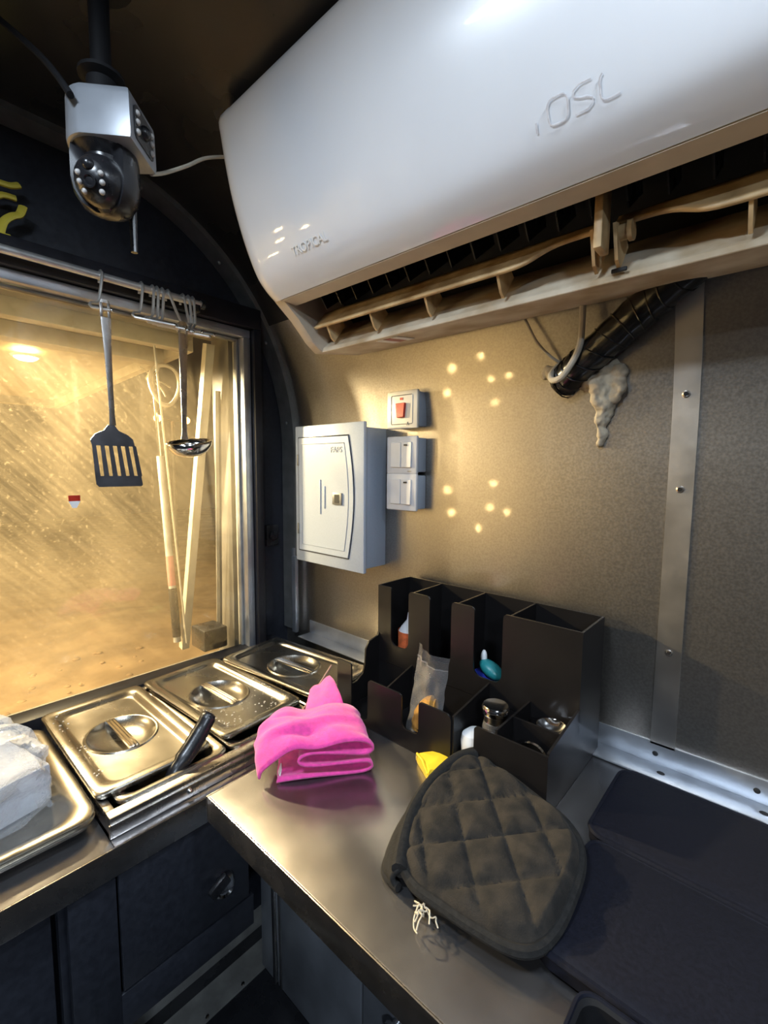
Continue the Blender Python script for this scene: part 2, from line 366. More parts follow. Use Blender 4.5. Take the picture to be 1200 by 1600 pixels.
# rib along the joint of the vault and the end wall
ribp = [(YB, -0.475)] + [(YB, CZ-0.02)] + arc + [(y, ZC) for y in (0.1, -0.3, -0.7, -1.0)]
ri = off(ribp, -0.012)
pol = [(-1.118, y, z) for y, z in ribp] + [(-1.118, y, z) for y, z in ri[::-1]]
t = struct(MB().prism(pol, (0.055, 0, 0)).build('trim_1', 'rib')); 
b = MB()
for q in (4, 10, 16, 22):
    y, z = ri[q]; b.sphere((-1.09, y, z), 0.005, 6)
b.build('rivet', 'rib', t)
b = MB(); b.box((-1.070, 0.800, -0.48), (-1.052, 0.811, -0.255), 0.002); b.box((-1.068, 0.800, -0.255), (-1.058, 0.808, -0.232), 0.002)
tag(b.build('cable_duct', 'alu'), 'short pale cable duct on the curved rib below the breaker box', 'cable duct')
b = MB(); b.box((XA, 0.745, -0.225), (XA+0.012, 0.785, -0.165), 0.003); b.box((XA+0.012, 0.752, -0.205), (XA+0.022, 0.775, -0.185), 0.003)
tag(b.build('latch', 'blackp'), 'small black latch on the dark wall between window and rib', 'latch')
# metal strip on wall B
yb = YB-0.002
sp = [(YB, -0.44), (YB, -0.2), (YB, CZ)] + [p for p in arc[1:8]]
si = off(sp, -0.003)
st = struct(MB().prism([(-0.146, y, z) for y, z in sp] + [(-0.146, y, z) for y, z in si[::-1]], (0.034, 0, 0)).build('trim_2', 'strip'))
for z in (0.205, 0.112, -0.029, -0.285):
    y = YB-0.002 if z < 0.06 else YB-0.004-0.12*max(0, z-0.06)**1.5
    MB().lathe([(0, -0.0045), (0.003, -0.0045), (0.0052, -0.002), (0.006, 0)], 12, Matrix.Translation((-0.129, y, z)) @ Matrix.Rotation(-PI/2, 4, 'X') ).build('screw', 'chrome', st)
# aluminium angle along the bottom of wall B
b = MB(); b.box((-1.01, YB-0.003, -0.474), (X1-0.3, YB, -0.436), 0.0008)
b.box((-1.01, 0.775, -0.4745), (X1-0.3, YB-0.003, -0.4715), 0.0008)
tr = struct(b.build('trim_3', 'alu'))
for x in (-0.138, -0.010, 0.12, -0.30, -0.75): MB().sphere((x, YB-0.0032, -0.455), 0.0042, 6, (1, 0.5, 1)).build('rivet', 'dark', tr)
for x in (-0.125, 0.0, 0.12): MB().sphere((x, 0.795, -0.4712), 0.0042, 6, (1.4, 1, 0.4)).build('rivet', 'dark', tr)
# floor angle
b = MB(); b.box((-1.075, -0.8, FLOOR), (-1.0, 0.79, FLOOR+0.003)); b.box((-1.118, -0.8, FLOOR), (-1.112, 0.79, FLOOR+0.06)); fb = struct(b.build('baseboard_1', 'alu_dull'))
for y in (0.58, 0.48, 0.38): MB().sphere((-1.01, y, FLOOR+0.003), 0.006, 6, (1, 1, 0.5)).build('screw', 'chrome', fb)

# ------------------------------------------------------------------ interior LED lights
def ceiling_light(x, y, watts, label):
    r = thing('ceiling_light', (x, y, ZC), label, 'ceiling light', None)
    MB().lathe([(0.0, -0.006), (0.085, -0.006), (0.085, -0.002), (0, -0.002)], 32, Matrix.Translation((x, y, ZC-0.006))).build('diffuser', 'ledglow', r)
    MB().lathe([(0.085, -0.016), (0.10, -0.014), (0.104, 0.0), (0.085, 0.0)], 32, Matrix.Translation((x, y, ZC))).build('bezel', 'white', r)
    ld = bpy.data.lights.new('led', 'AREA'); ld.shape = 'DISK'; ld.size = 0.16; ld.energy = watts; ld.color = (0.72, 0.85, 1.0)
    lo = bpy.data.objects.new('led', ld); C.objects.link(lo); lo.parent = r; lo.location = (0, 0, -0.018)
ceiling_light(0.15, 0.25, LED_W, 'round cool white ceiling light close in front of the air conditioner')
ceiling_light(-0.35, -0.16, LED2_W, 'round cool white ceiling light nearest the window wall')
ceiling_light(0.95, -0.85, LED3_W, 'round cool white ceiling light farthest back in the trailer')

# ------------------------------------------------------------------ outside: sand, flap, lamp, strut
def sandf(u, v):
    x = -1.3-16*u**1.8; y = -7+16*v
    return (x, y, -1.90+0.10*noise.noise(V((x*0.8, y*0.8, 0)))+0.03*noise.noise(V((x*4, y*4, 1)))+0.5*max(0, u-0.55)**1.0)
g = struct(MB().grid(sandf, 60, 60).build('ground', 'sand', ang=80))
b = MB()
for i in range(160):
    x = -1.6-3.6*random.random(); y = -0.8+2.6*random.random(); r = 0.01+0.02*random.random()
    b.sphere((x, y, -1.89+0.10*noise.noise(V((x*0.8, y*0.8, 0)))), r, 5, (1, 1.2, 0.6))
tag(b.build('pebbles', 'sand', g), None, kind='stuff')
def fz(x): return 0.315+0.035*(x+1.26)                     # underside of the raised flap
fl = thing('awning_flap', (-1.26, 0, 0.33), 'raised cream service flap outside above the dusty window', 'awning')
b = MB(); b.prism([(-1.27, -1.0, 0.345), (-2.6, -1.0, fz(-2.6)+0.030), (-2.6, -1.0, fz(-2.6)+0.045), (-1.27, -1.0, 0.365)], (0, 1.625, 0)); b.build('panel', 'cream', fl)
b = MB(); b.prism([(-1.27, 0.60, fz(-1.27)), (-2.6, 0.60, fz(-2.6)), (-2.6, 0.60, fz(-2.6)+0.03), (-1.27, 0.60, fz(-1.27)+0.03)], (0, 0.025, 0)); b.build('side_rail', 'cream', fl)
b = MB(); b.box((-1.30, -1.0, fz(-1.3)), (-1.26, 0.60, fz(-1.3)+0.045), 0.002); b.build('hinge_rail', 'cream', fl)
b = MB(); b.box((-1.46, -1.0, fz(-1.46)-0.01), (-1.40, 0.60, fz(-1.46)+0.03), 0.002); b.build('cross_rail', 'cream', fl)
b = MB(); b.box((-2.63, -1.0, fz(-2.6)), (-2.58, 0.625, fz(-2.6)+0.045), 0.002); b.build('outer_rail', 'cream', fl)
def lamp(x, y, watts, label):
    z = fz(x)+0.016
    r = thing('flap_lamp', (x, y, z), label, 'lamp')
    MB().lathe([(0, -0.016), (0.018, -0.014), (0.028, -0.008), (0.030, 0)], 24, Matrix.Translation((x, y, z))).build('diffuser', 'lampglow', r)
    MB().lathe([(0.030, -0.006), (0.036, -0.004), (0.038, 0.0), (0.030, 0.0)], 24, Matrix.Translation((x, y, z))).build('bezel', 'white', r)
    ld = bpy.data.lights.new('glow', 'SPOT'); ld.energy = watts; ld.color = (1.0, 0.75, 0.43); ld.shadow_soft_size = 0.025
    ld.spot_size = math.radians(176); ld.spot_blend = 0.10
    lo = bpy.data.objects.new('glow', ld); C.objects.link(lo); lo.parent = r; lo.location = (0, 0, -0.045)
lamp(-1.69, 0.330, LAMP_W, 'round warm yellow lamp glowing under the raised flap, upper left of the window')
lamp(-1.69, -0.45, LAMP2_W, 'second round warm lamp under the raised flap, beyond the left edge of the view')
gs = thing('gas_strut', (-1.389, 0.605, -0.54), 'slim gas strut holding up the flap, seen through the right of the window', 'gas strut')
A0, A1 = V((-1.389, 0.605, -0.54)), V((-1.495, 0.605, 0.285))
MB().tube([A0, A0.lerp(A1, 0.69)], 0.011, 12).build('cylinder', 'alu_dull', gs)
MB().tube([A0.lerp(A1, 0.69), A1], 0.0055, 10).build('rod', 'chrome', gs)
MB().tube([A0.lerp(A1, 0.02), A0.lerp(A1, 0.20)], 0.0125, 12).build('lower_sleeve', 'blackp', gs)
MB().tube([A0.lerp(A1, 0.21), A0.lerp(A1, 0.32)], 0.0115, 12, caps=False).build('label_band', 'redtape', gs)
tag(MB().tube([(-1.22, 0.500, 0.30), (-1.26, 0.575, -0.50)], 0.0028, 6).build('pull_cord', 'cream'), 'thin pale cord running down behind the glass beside the gas strut', 'cord')
b = MB(); pts = [(-1.40+0.01*math.sin(2*t), 0.60+0.042*math.cos(t), 0.235+0.058*math.sin(t)) for t in [PI*2.2*i/40 for i in range(41)]]
b.tube(pts, 0.006, 8); tag(b.build('hose_loop', 'cream'), 'loop of pale hose hanging outside behind the ladle handle', 'hose')
b = MB()
kp = V((-1.50, 0.60, 0.268))
b.sphere(kp, 0.013, 8)
for d in ((0, 0.045, -0.05), (0.0, 0.03, 0.045), (0, -0.03, 0.03), (0, 0.06, -0.02)): b.tube(catmull([kp, kp+V(d)*0.5+V((0.006, 0.004, 0)), kp+V(d)], 3), 0.0028, 6)
tag(b.build('rope_knot', 'cream'), 'pale rope knot tied where the gas strut meets the flap', 'rope')
fd = thing('sand_fill_light', (-4.4, -1.6, 1.35), 'unseen warm floodlight on a pole, added outside to brighten the sand', 'floodlight')  # out of view, added so the sand reads bright through the pane
MB().box((-4.52, -1.72, 1.36), (-4.28, -1.48, 1.46), 0.01).build('housing', 'blackp', fd)
MB().box((-4.50, -1.70, 1.35), (-4.30, -1.50, 1.36)).build('diffuser', 'lampglow', fd)
MB().tube([(-4.4, -1.76, -1.95), (-4.4, -1.76, 1.42)], 0.03, 8).build('pole', 'rib', fd)
ld = bpy.data.lights.new('sand_fill', 'AREA'); ld.size = 0.2; ld.energy = 420; ld.color = (1.0, 0.70, 0.36)
lo = bpy.data.objects.new('sand_fill', ld); C.objects.link(lo); lo.parent = fd; lo.location = (0, 0, -0.02); lo.rotation_euler = (math.radians(22), math.radians(-8), 0)
sl = thing('street_light', (-9.2, 3.5, -1.8), 'far orange street light seen through the glass right of the ladle', 'street light')
Pz = V((-9.2, 4.06, 0.87))
MB().tube([(Pz.x, Pz.y, -1.85), (Pz.x, Pz.y, Pz.z)], 0.035, 6).build('pole', 'rib', sl)
for d in (-0.28, 0.28):
    MB().tube([(Pz.x, Pz.y, Pz.z), (Pz.x, Pz.y+d, Pz.z+0.06)], 0.02, 6).build('arm', 'rib', sl)
    MB().sphere((Pz.x, Pz.y+d, Pz.z+0.04), 0.07, 8).build('lamp_head', 'street', sl)
sg = thing('string_lights', (-2.05, -2.8, 0.1), 'string of warm bulbs hanging outside, left of the window view', 'string lights')
sb = [(-2.05, -1.481, -0.352), (-2.05, -1.319, 0.154), (-2.05, -1.419, -0.169), (-2.05, -2.095, -0.346), (-2.05, -1.913, -0.522), (-2.05, -2.435, -0.415), (-2.05, -2.165, -0.139), (-2.05, -2.095, 0.227), (-2.05, -2.493, 0.219), (-2.05, -2.951, 0.148), (-2.05, -3.238, 0.287)]
MB().tube([(x-0.01, y, z+0.02) for x, y, z in sb], 0.004, 6).build('wire', 'blackp', sg)
for p in sb: MB().sphere(p, 0.026, 8).build('bulb', 'bulb', sg)
b = MB(); b.box((-1.1088, 0.272, -0.074), (-1.1082, 0.293, -0.062), 0); wb_ = thing('warning_sticker', (-1.1085, 0.283, -0.066), 'tiny red and white sticker on the dusty window pane', 'sticker')
b.build('red_band', 'red', wb_)
MB().prism([(-1.1088, 0.272, -0.074), (-1.1088, 0.293, -0.074), (-1.1088, 0.286, -0.088), (-1.1088, 0.278, -0.088)], (0.0006, 0, 0)).build('white_band', 'white', wb_)

# ------------------------------------------------------------------ air conditioner
AX0, AX1 = -0.762, 0.36
ac = thing('air_conditioner', (-0.2, 0.6, 0.25), 'large white wall mounted split air conditioner under the ceiling', 'air conditioner')
front = [(.452, .596), (.428, .577), (.431, .545), (.438, .506), (.448, .462), (.462, .418), (.478, .378), (.497, .342), (.516, .322), (.535, .309)]
fr = [(p.x, p.y) for p in catmull([V((y, z, 0)) for y, z in front], 4)]
def profile_in(d):
    out = []
    for i, (y, z) in enumerate(fr):
        y0, z0 = fr[max(i-1, 0)]; y1, z1 = fr[min(i+1, len(fr)-1)]
        n = V((-(z1-z0), (y1-y0))).normalized(); out.append((y+n.x*d, z+n.y*d))
    return out
secs = [(AX0, .010), (AX0+.001, .005), (AX0+.004, .002), (AX0+.012, 0.0003), (AX0+.030, 0.0), (AX0+.032, 0.0008), (AX1-.004, .0008), (AX1, .010)]
sgn = 1
t0 = profile_in(0.01)
if t0[10][0] < fr[10][0]: sgn = -1
b = MB(); rl = []
for x, d in secs:
    o_ = profile_in(sgn*d); i_ = profile_in(sgn*(0.014))
    rl.append([(x, y, z) for y, z in o_] + [(x, y, z) for y, z in i_[::-1]])
b.rings(rl, True, True); b.build('front_panel', 'acw', ac, ang=50)
# beige return below the panel, casing, end cap, chin
b = MB(); b.prism([(AX0+.02, .537, .3085), (AX0+.02, .5675, .3065), (AX0+.02, .572, .316), (AX0+.02, .541, .324)], (AX1-AX0-.04, 0, 0)); b.build('panel_return', 'acc', ac)
cap = [(.440, .585), (.470, .585), (.545, .540), (.615, .488), (.69, .405), (.74, .312), (.757, .252), (.70, .244), (.634, .2325), (.608, .249), (.575, .283), (.540, .309), (.500, .345), (.46, .43), (.44, .51)]
for x0 in (AX0+0.002, AX1-0.026): MB().prism([(x0, y, z) for y, z in cap], (0.024, 0, 0), 0.002).build('end_cap', 'acc', ac)
b = MB(); b.prism([(AX0+.03, y, z) for y, z in [(.45, .58), (.47, .583), (.545, .538), (.615, .486), (.688, .403), (.738, .312), (.72, .305), (.66, .37), (.60, .345), (.566, .322), (.53, .335), (.50, .37), (.47, .44), (.455, .51)]], (AX1-AX0-.06, 0, 0)); b.build('air_duct', 'dark', ac)
b = MB(); b.prism([(AX0+.024, y, z) for y, z in [(.634, .2325), (.7, .242), (.757, .252), (.738, .308), (.715, .308), (.665, .271), (.643, .247), (.636, .241)]], (AX1-AX0-.048, 0, 0), 0.0012); b.build('chin', 'chin', ac)
def vane(xa, xb, inner_end):
    def f(u, v):
        x = xa+(xb-xa)*u
        d = abs(x-inner_end); k = 1/(1+math.exp((d-0.085)/0.010))
        y = 0.608+0.030*v+0.012*k*(1-v); z = 0.272+0.036*v+0.020*k*(1-v)
        return (x, y, z)
    return MB().grid(f, 60, 6).build('louver', 'vane', ac, solid=0.005)
XM = -0.192
lv = vane(AX0+0.032, XM-0.008, XM); lv2 = vane(XM+0.008, AX1-0.035, XM)
for x in (-0.70, -0.586, -0.465, -0.337, -0.055, 0.07, 0.2):
    MB().prism([(x, .612, .274), (x, .640, .298), (x, .660, .283), (x, .632, .2465), (x, .624, .252)], (0.004, 0, 0)).build('bracket', 'vane', ac)
for x in (XM-0.016, XM+0.010): MB().prism([(x, .606, .290), (x, .640, .300), (x, .66, .28), (x, .632, .246), (x, .620, .252)], (0.004, 0, 0)).build('bracket', 'vane', ac)
MB().box((XM-0.005, 0.585, 0.258), (XM+0.005, 0.615, 0.345), 0.002).build('support_post', 'vane', ac)
MB().lathe([(0.009, 0), (0.009, 0.012), (0.012, 0.012), (0.012, 0.017), (0, 0.017)], 14, Matrix.Translation((XM+0.012, 0.622, 0.283)) @ Matrix.Rotation(PI/2, 4, 'Y')).build('pivot', 'vane', ac)
for i in range(26):
    x = AX0+0.06+i*0.041
    if x < AX1-0.05: MB().prism([(x, .60, .325), (x, .66, .36), (x, .67, .345), (x, .615, .305)], (0.002, 0, 0)).build('inner_fin', 'blackp', ac)
for x in (-0.60, -0.565): MB().prism([(x-0.0, .648, .2342), (x+0.016, .648, .2342), (x+0.016, .698, .2412), (x, .698, .2412)], (0, 0, -0.0008)).build('label_tape', 'letter', ac)
MB().prism([(-0.584, .650, .2345), (-0.565, .650, .2345), (-0.565, .697, .2411), (-0.584, .697, .2411)], (0, 0, -0.0007)).build('label_tape_red', 'redtape', ac)
MB().box((XM+0.004, 0.6285, 0.241), (XM+0.022, 0.6315, 0.246), 0.001).build('screw_hole', 'dark', ac)
# lettering on the panel: tangent plane at z = .352
pa, pb = V((0, .478, .378)), V((0, .497, .342))
upv = (pa-pb).normalized(); nrm = V((1, 0, 0)).cross(upv)
def onpanel(x, z, eps=0.0016):
    k = (z-pb.z)/(pa.z-pb.z); p = pb.lerp(pa, k); return V((x, p.y, p.z)) + nrm*eps
text_mesh('TROPICAL', 0.0185, 0.0003, 'lettering', 'letter', ac, frame_mtx(onpanel(-0.601, .352), (1, 0, 0), upv))
b = MB(); MT = frame_mtx(onpanel(-0.180, .360, 0.0014), (1, 0, 0), upv)
def stroke(pts, wd=0.0010):
    t_ = MB(); t_.tube([(x, y, 0) for x, y in pts], wd, 6); me = bpy.data.meshes.new('tmp')
    for v in t_.bm.verts: v.co = MT @ V((v.co.x, v.co.y, v.co.z*0.15))
    t_.bm.to_mesh(me); t_.bm.free(); b.bm.from_mesh(me); bpy.data.meshes.remove(me)
def rr_o(cx): return [(cx+x, y) for x, y in rrect(-0.010, 0.010, -0.011, 0.011, 0.006, 3)]
stroke([(-0.047, -0.011), (-0.047, -0.002)])
p = rr_o(-0.024); stroke(p+p[:1])
stroke([(0.009, 0.0108), (-0.002, 0.011), (-0.008, 0.008), (-0.008, 0.003), (-0.003, 0.0005), (0.004, -0.001), (0.009, -0.004), (0.009, -0.008), (0.004, -0.011), (-0.008, -0.011)], 0.0009)
p = rr_o(0.026); stroke(p[5:14], 0.0009)
b.build('worn_lettering', 'worn', ac)

# ------------------------------------------------------------------ pipe, cables, foam
pipe = thing('refrigerant_pipe', (-0.17, 0.76, 0.22), 'black tape wrapped pipe running from the air conditioner into the foam', 'pipe')
pts = catmull([(-0.095, 0.735, 0.285), (-0.16, 0.755, 0.245), (-0.225, 0.775, 0.203), (-0.285, 0.795, 0.165), (-0.312, 0.815, 0.148)], 8)
b = MB(); b.tube(pts, [0.0262+0.0008*math.sin(i*1.7) for i in range(len(pts))], 16); b.build('tape_wrap', 'tape', pipe)
b = MB()
for i in range(len(pts)*3-3):
    q = pts[i//3].lerp(pts[i//3+1], (i % 3)/3); d = (pts[i//3+1]-pts[i//3]).normalized(); u = d.orthogonal().normalized(); v = d.cross(u)
    if i % 7 == 0: b.tube([q+(u*math.cos(2*PI*k/14)+v*math.sin(2*PI*k/14))*0.0268+d*0.010*math.sin(2*PI*k/14+i) for k in range(14)], 0.0012, 5, closed=True)
b.build('wrap_edge', 'tape', pipe)
tag(MB().tube(catmull([(-0.262, 0.745, 0.275), (-0.264, 0.755, 0.235), (-0.268, 0.758, 0.19), (-0.29, 0.758, 0.152), (-0.310, 0.765, 0.146), (-0.322, 0.785, 0.160), (-0.318, 0.805, 0.178)], 8), 0.0050, 10).build('cable', 'cable'), 'thick grey cable looping from the air conditioner down over the foam', 'cable')
tag(MB().tube(catmull([(-0.375, 0.765, 0.27), (-0.362, 0.768, 0.25), (-0.345, 0.775, 0.215), (-0.325, 0.79, 0.19), (-0.312, 0.81, 0.18)], 6), 0.0026, 8).build('thin_cable', 'cable'), 'thin grey cable running from the air conditioner to the left of the foam', 'cable')
b = MB(); rnd = random.Random(11)
path = [((-.338, .180), .010), ((-.335, .163), .013), ((-.322, .158), .011), ((-.318, .146), .011), ((-.306, .136), .009), ((-.300, .129), .007), ((-.302, .150), .011), ((-.287, .152), .012), ((-.276, .150), .013), ((-.272, .138), .008), ((-.258, .156), .015), ((-.243, .160), .016), ((-.232, .150), .015), ((-.224, .135), .011), ((-.241, .138), .014), ((-.228, .170), .011), ((-.262, .135), .008)]
for (x, z), r_ in path:
    for k in range(3):
        b.sphere((x+rnd.uniform(-.6, .6)*r_, YB-0.003-rnd.random()*r_*0.8, z+rnd.uniform(-.6, .6)*r_), r_*rnd.uniform(.6, 1.0), 8, (1, 0.7, 1.1))
b.tube(catmull([(-.243, YB-.008, .150), (-.247, YB-.012, .125), (-.241, YB-.010, .100), (-.246, YB-.007, .075), (-.243, YB-.005, .055), (-.246, YB-.004, .038)], 5), [.020]*6+[.017]*5+[.0125]*5+[.009]*5+[.0065]*4+[.003], 12, flat=0.6)
b.tube(catmull([(-.225, YB-.006, .150), (-.222, YB-.008, .130), (-.232, YB-.006, .108), (-.238, YB-.005, .085)], 5), [.012]*5+[.010]*5+[.006]*5+[.003], 10)
b.tube(catmull([(-.272, YB-.006, .150), (-.274, YB-.006, .138), (-.270, YB-.005, .128)], 4), [.010]*4+[.007]*4+[.003], 8)
fo = b.build('foam_seal', 'foam', ang=70)
md = fo.modifiers.new('join', 'REMESH'); md.mode = 'VOXEL'; md.voxel_size = 0.0024; md.use_smooth_shade = True
tx = bpy.data.textures.new('foam_lumps', 'CLOUDS'); tx.noise_scale = 0.018; tx.noise_depth = 2
md = fo.modifiers.new('lumps', 'DISPLACE'); md.texture = tx; md.strength = 0.012; md.mid_level = 0.45
tag(fo, 'dried beige expanding foam dripping down the grey wall', 'foam')

# ------------------------------------------------------------------ breaker box and switches
bx = thing('breaker_box', (-0.845, YB, -0.24), 'grey white metal breaker box on the wall beside the rib', 'breaker box')
x0, x1, z0, z1, yf = -0.970, -0.722, -0.243, 0.103, 0.742
MB().box((x0+0.008, yf+0.006, z0+0.010), (x1-0.002, YB, z1-0.012), 0.002).build('body', 'boxside', bx)
MB().box((x0, yf, z0), (x1, yf+0.010, z1), 0.0025).build('cover', 'boxw', bx)
def bow(x0_, x1_, z0_, z1_, bulge, n=12):
    out = [(x0_, z0_), (x1_, z0_)]
    for i in range(1, n): t = i/n; out.append((x1_+bulge*math.sin(PI*t), z0_+(z1_-z0_)*t))
    return out+[(x1_, z1_), (x0_, z1_)]
dz = bow(x0+0.016, x1-0.050, z0+0.030, z1-0.030, 0.018)
dr = MB().prism([(x, yf-0.0025, z) for x, z in dz], (0, 0.004, 0), 0.0008).build('door', 'boxw', bx)
b = MB(); b.tube([(x, yf-0.0006, z) for x, z in bow(x0+0.0145, x1-0.0485, z0+0.0285, z1-0.0285, 0.018)], 0.0013, 4, closed=True); b.build('door_gap', 'dark', bx)
iz = bow(x0+0.030, x1-0.062, z0+0.046, z1-0.046, 0.014)
b = MB(); b.tube([(x, yf-0.0026, z) for x, z in iz], 0.0010, 5, closed=True); b.build('door_moulding', 'boxside', dr)
for z in (z0+0.085, z1-0.085): MB().box((x0+0.012, yf-0.005, z-0.014), (x0+0.018, yf, z+0.014), 0.001).build('hinge', 'rib', bx)
MB().box((x1-0.100, yf-0.006, -0.088), (x1-0.068, yf-0.002, -0.060), 0.001).build('catch', 'rib', dr)
MB().box((x1-0.092, yf-0.0065, -0.084), (x1-0.076, yf-0.0055, -0.064), 0.0).build('catch_slot', 'dark', dr)
for x, za, zb in ((x0+0.116, -0.100, -0.045), (x0+0.100, -0.115, -0.030)): MB().box((x, yf-0.0045, za), (x+0.003, yf-0.0024, zb), 0.0008).build('pressed_rib', 'boxw', dr)
text_mesh('FAPS', 0.019, 0.0006, 'lettering', 'boxside', dr, frame_mtx((x1-0.089, yf-0.003, z1-0.062), (1, 0, 0), (0, 0, 1)))
def switch(zc, mt, label, red=False, seam=True):
    xc, y0 = -0.650, 0.785
    r = thing('light_switch', (xc, YB, zc), label, 'switch')
    MB().box((xc-0.038, y0+0.006, zc-0.037), (xc+0.043, YB, zc+0.037), 0.003).build('back_box', 'boxside', r)
    MB().box((xc-0.043, y0, zc-0.041), (xc+0.043, y0+0.008, zc+0.041), 0.003).build('plate', mt, r)
    if red:
        b = MB()
        for q in (rrect(xc-0.030, xc+0.030, zc-0.031, zc+0.031, 0.002, 1),): b.tube([(x, y0-0.0002, z) for x, z in q], 0.0008, 4, closed=True)
        b.build('plate_groove', 'rib', r)
        MB().prism([(xc-0.011, y0-0.006, zc-0.017), (xc+0.009, y0-0.006, zc-0.017), (xc+0.012, y0-0.006, zc+0.014), (xc-0.014, y0-0.006, zc+0.014)], (0, 0.008, 0), 0.001).build('rocker', 'red', r)
        MB().box((xc-0.005, y0-0.001, zc+0.021), (xc+0.003, y0+0.001, zc+0.026)).build('pilot_lamp', 'red', r)
        b = MB(); b.tube([(xc+0.014, y0-0.0005, zc-0.034), (xc+0.017, y0-0.0005, zc-0.027), (xc+0.020, y0-0.0005, zc-0.034)], 0.0007, 4); b.build('maker_mark', 'rib', r)
    else:
        for s in (0, 1):
            xa = xc-0.030+s*0.030
            k = 0.0022 if s else 0.0012
            MB().prism([(xa+0.0006, y0-0.002, zc-0.027), (xa+0.0294, y0-0.002-k, zc-0.027), (xa+0.0294, y0-0.002, zc+0.028), (xa+0.0006, y0-0.002, zc+0.028)], (0, 0.006, 0), 0.0008).build('rocker', mt, r)
        MB().box((xc+0.010, y0-0.0045, zc+0.020), (xc+0.018, y0-0.002, zc+0.023)).build('indicator', 'dark', r)
        if seam: MB().box((xc+0.018, y0-0.0006, zc-0.036), (xc+0.028, y0+0.0004, zc-0.034)).build('maker_mark', 'rib', r)
switch(0.126, 'swc', 'cream switch with a red rocker, topmost of the three', True)
switch(0.028, 'sww', 'white double rocker switch in the middle of the three')
switch(-0.053, 'sww', 'white double rocker switch at the bottom of the three', False, False)

# ------------------------------------------------------------------ security camera
Cc = V((-0.705, 0.236, 0.428))
sc = thing('security_camera', (Cc.x, Cc.y, ZC), 'silver and black dome security camera hanging from the ceiling', 'camera')
KS = 0.74; F = V((.70, .714, 0)).normalized(); S = V((F.y, -F.x, 0)); Zv = V((0, 0, 1))
def L_(f, s, z): return Cc+(F*f+S*s+Zv*z)*KS
plan = [(0.066, -0.050), (0.066, 0.050)] + [(0.058*math.cos(a)-0.004 if False else -0.0+0.056*math.cos(a), 0.056*math.sin(a)) for a in [PI/2+0.25+(PI-0.5)*i/18 for i in range(19)]]
b = MB(); b.rings([[L_(f*k, s*k, z) for f, s in plan] for k, z in ((0.90, 0.050), (0.98, 0.046), (1.0, 0.038), (1.02, -0.022), (1.0, -0.030), (0.93, -0.032))], True, True); b.build('housing', 'silver', sc, ang=40)
b = MB(); b.lathe([(0.018, 0.034), (0.018, 0.064), (0.027, 0.068), (0.027, 0.072), (0.012, 0.076), (0.012, ZC-Cc.z-0.012), (0.04, ZC-Cc.z-0.010), (0.04, ZC-Cc.z)], 20, Matrix.Translation(Cc)); b.build('mount', 'mattblack', sc)
MB().prism([L_(0.0665, s, z) for s, z in rrect(-0.036, 0.036, -0.020, 0.034, 0.008, 4)], F*0.002).build('front_window', 'blackp', sc)
for s in (-0.028, 0.028):
    for z in (-0.008, 0.008, 0.022): MB().sphere(L_(0.0695, s, z), 0.0052*KS, 6, (1, 1, 1)).build('led_lens', 'led', sc)
MB().sphere(L_(0.068, 0, 0.008), 0.012*KS, 10).build('front_lens', 'blackp', sc)
# black shroud: an open cheeked cup below the housing
D = V((.70, -.66, -.30)).normalized()
b = MB(); prof = [(0.052, -0.030), (0.054, -0.045), (0.054, -0.085), (0.050, -0.105), (0.038, -0.124), (0.018, -0.133), (0, -0.135)]
n = 40; rl = []
ang0 = math.atan2(D.y, D.x)
for (r, z) in prof[:-1]:
    rowp = []
    for j in range(n):
        a = ang0+2*PI*j/n; da = min(j, n-j)*2*PI/n
        k = 1.0
        if z < -0.04 and da < 0.85: k = 0.62
        rowp.append(Cc+V((math.cos(a)*r*k, math.sin(a)*r*k, z))*KS)
    rl.append(rowp)
b.rings(rl, True, True); b.build('shroud', 'blackp', sc, ang=50)
Bc = Cc+V((D.x*0.018, D.y*0.018, -0.088))*KS
MB().sphere(Bc, 0.042*KS, 16).build('ball', 'blackp', sc)
ux = Zv.cross(D).normalized(); uy = D.cross(ux)
def Bp(x, y, d=0.0): return Bc+(D*(math.sqrt(max(0, 0.0435**2-x*x-y*y))+d)+ux*x+uy*y)*KS
b = MB(); ov = [(0.025*math.cos(a), 0.031*math.sin(a)-0.004) for a in [2*PI*i/32 for i in range(32)]]
b.rings([[Bp(x*k, y*k, 0.0015) for x, y in ov] for k in (1, .8, .6, .4, .2, .02)], False, True); b.build('lens_window', 'blackp', sc)
for sx in (-1, 1):
    for y in (0.006, -0.007, -0.020): MB().sphere(Bp(sx*(0.018 if y > -0.015 else 0.014), y, 0.0015), 0.0048*KS, 8).build('led_lens', 'led', sc)
MB().lathe([(0.008, 0), (0.008, 0.003), (0.006, 0.003), (0.0045, 0.001), (0, 0.0015)], 20, frame_mtx(Bp(0, -0.006, 0.001), ux, uy)).build('lens', 'blackp', sc)
MB().sphere(Bp(0, 0.018, 0), 0.010*KS, 8).build('sensor_dome', 'blackp', sc)
q = L_(0.02, -0.053, -0.05); MB().tube([q, q+V((0, 0, -0.027)), q+V((0.0, 0.0, -0.090))], [0.006, 0.0055, 0.0045], 10).build('antenna', 'blackp', sc)
tag(MB().tube(catmull([(-0.678, 0.192, 0.440), (-0.713, 0.186, 0.480), (-0.759, 0.178, 0.524), (-0.831, 0.158, 0.588), (-0.86, 0.13, 0.620)], 6), 0.0042, 8).build('power_cable', 'mattblack'), 'black power cable running from the security camera up to the ceiling', 'cable')
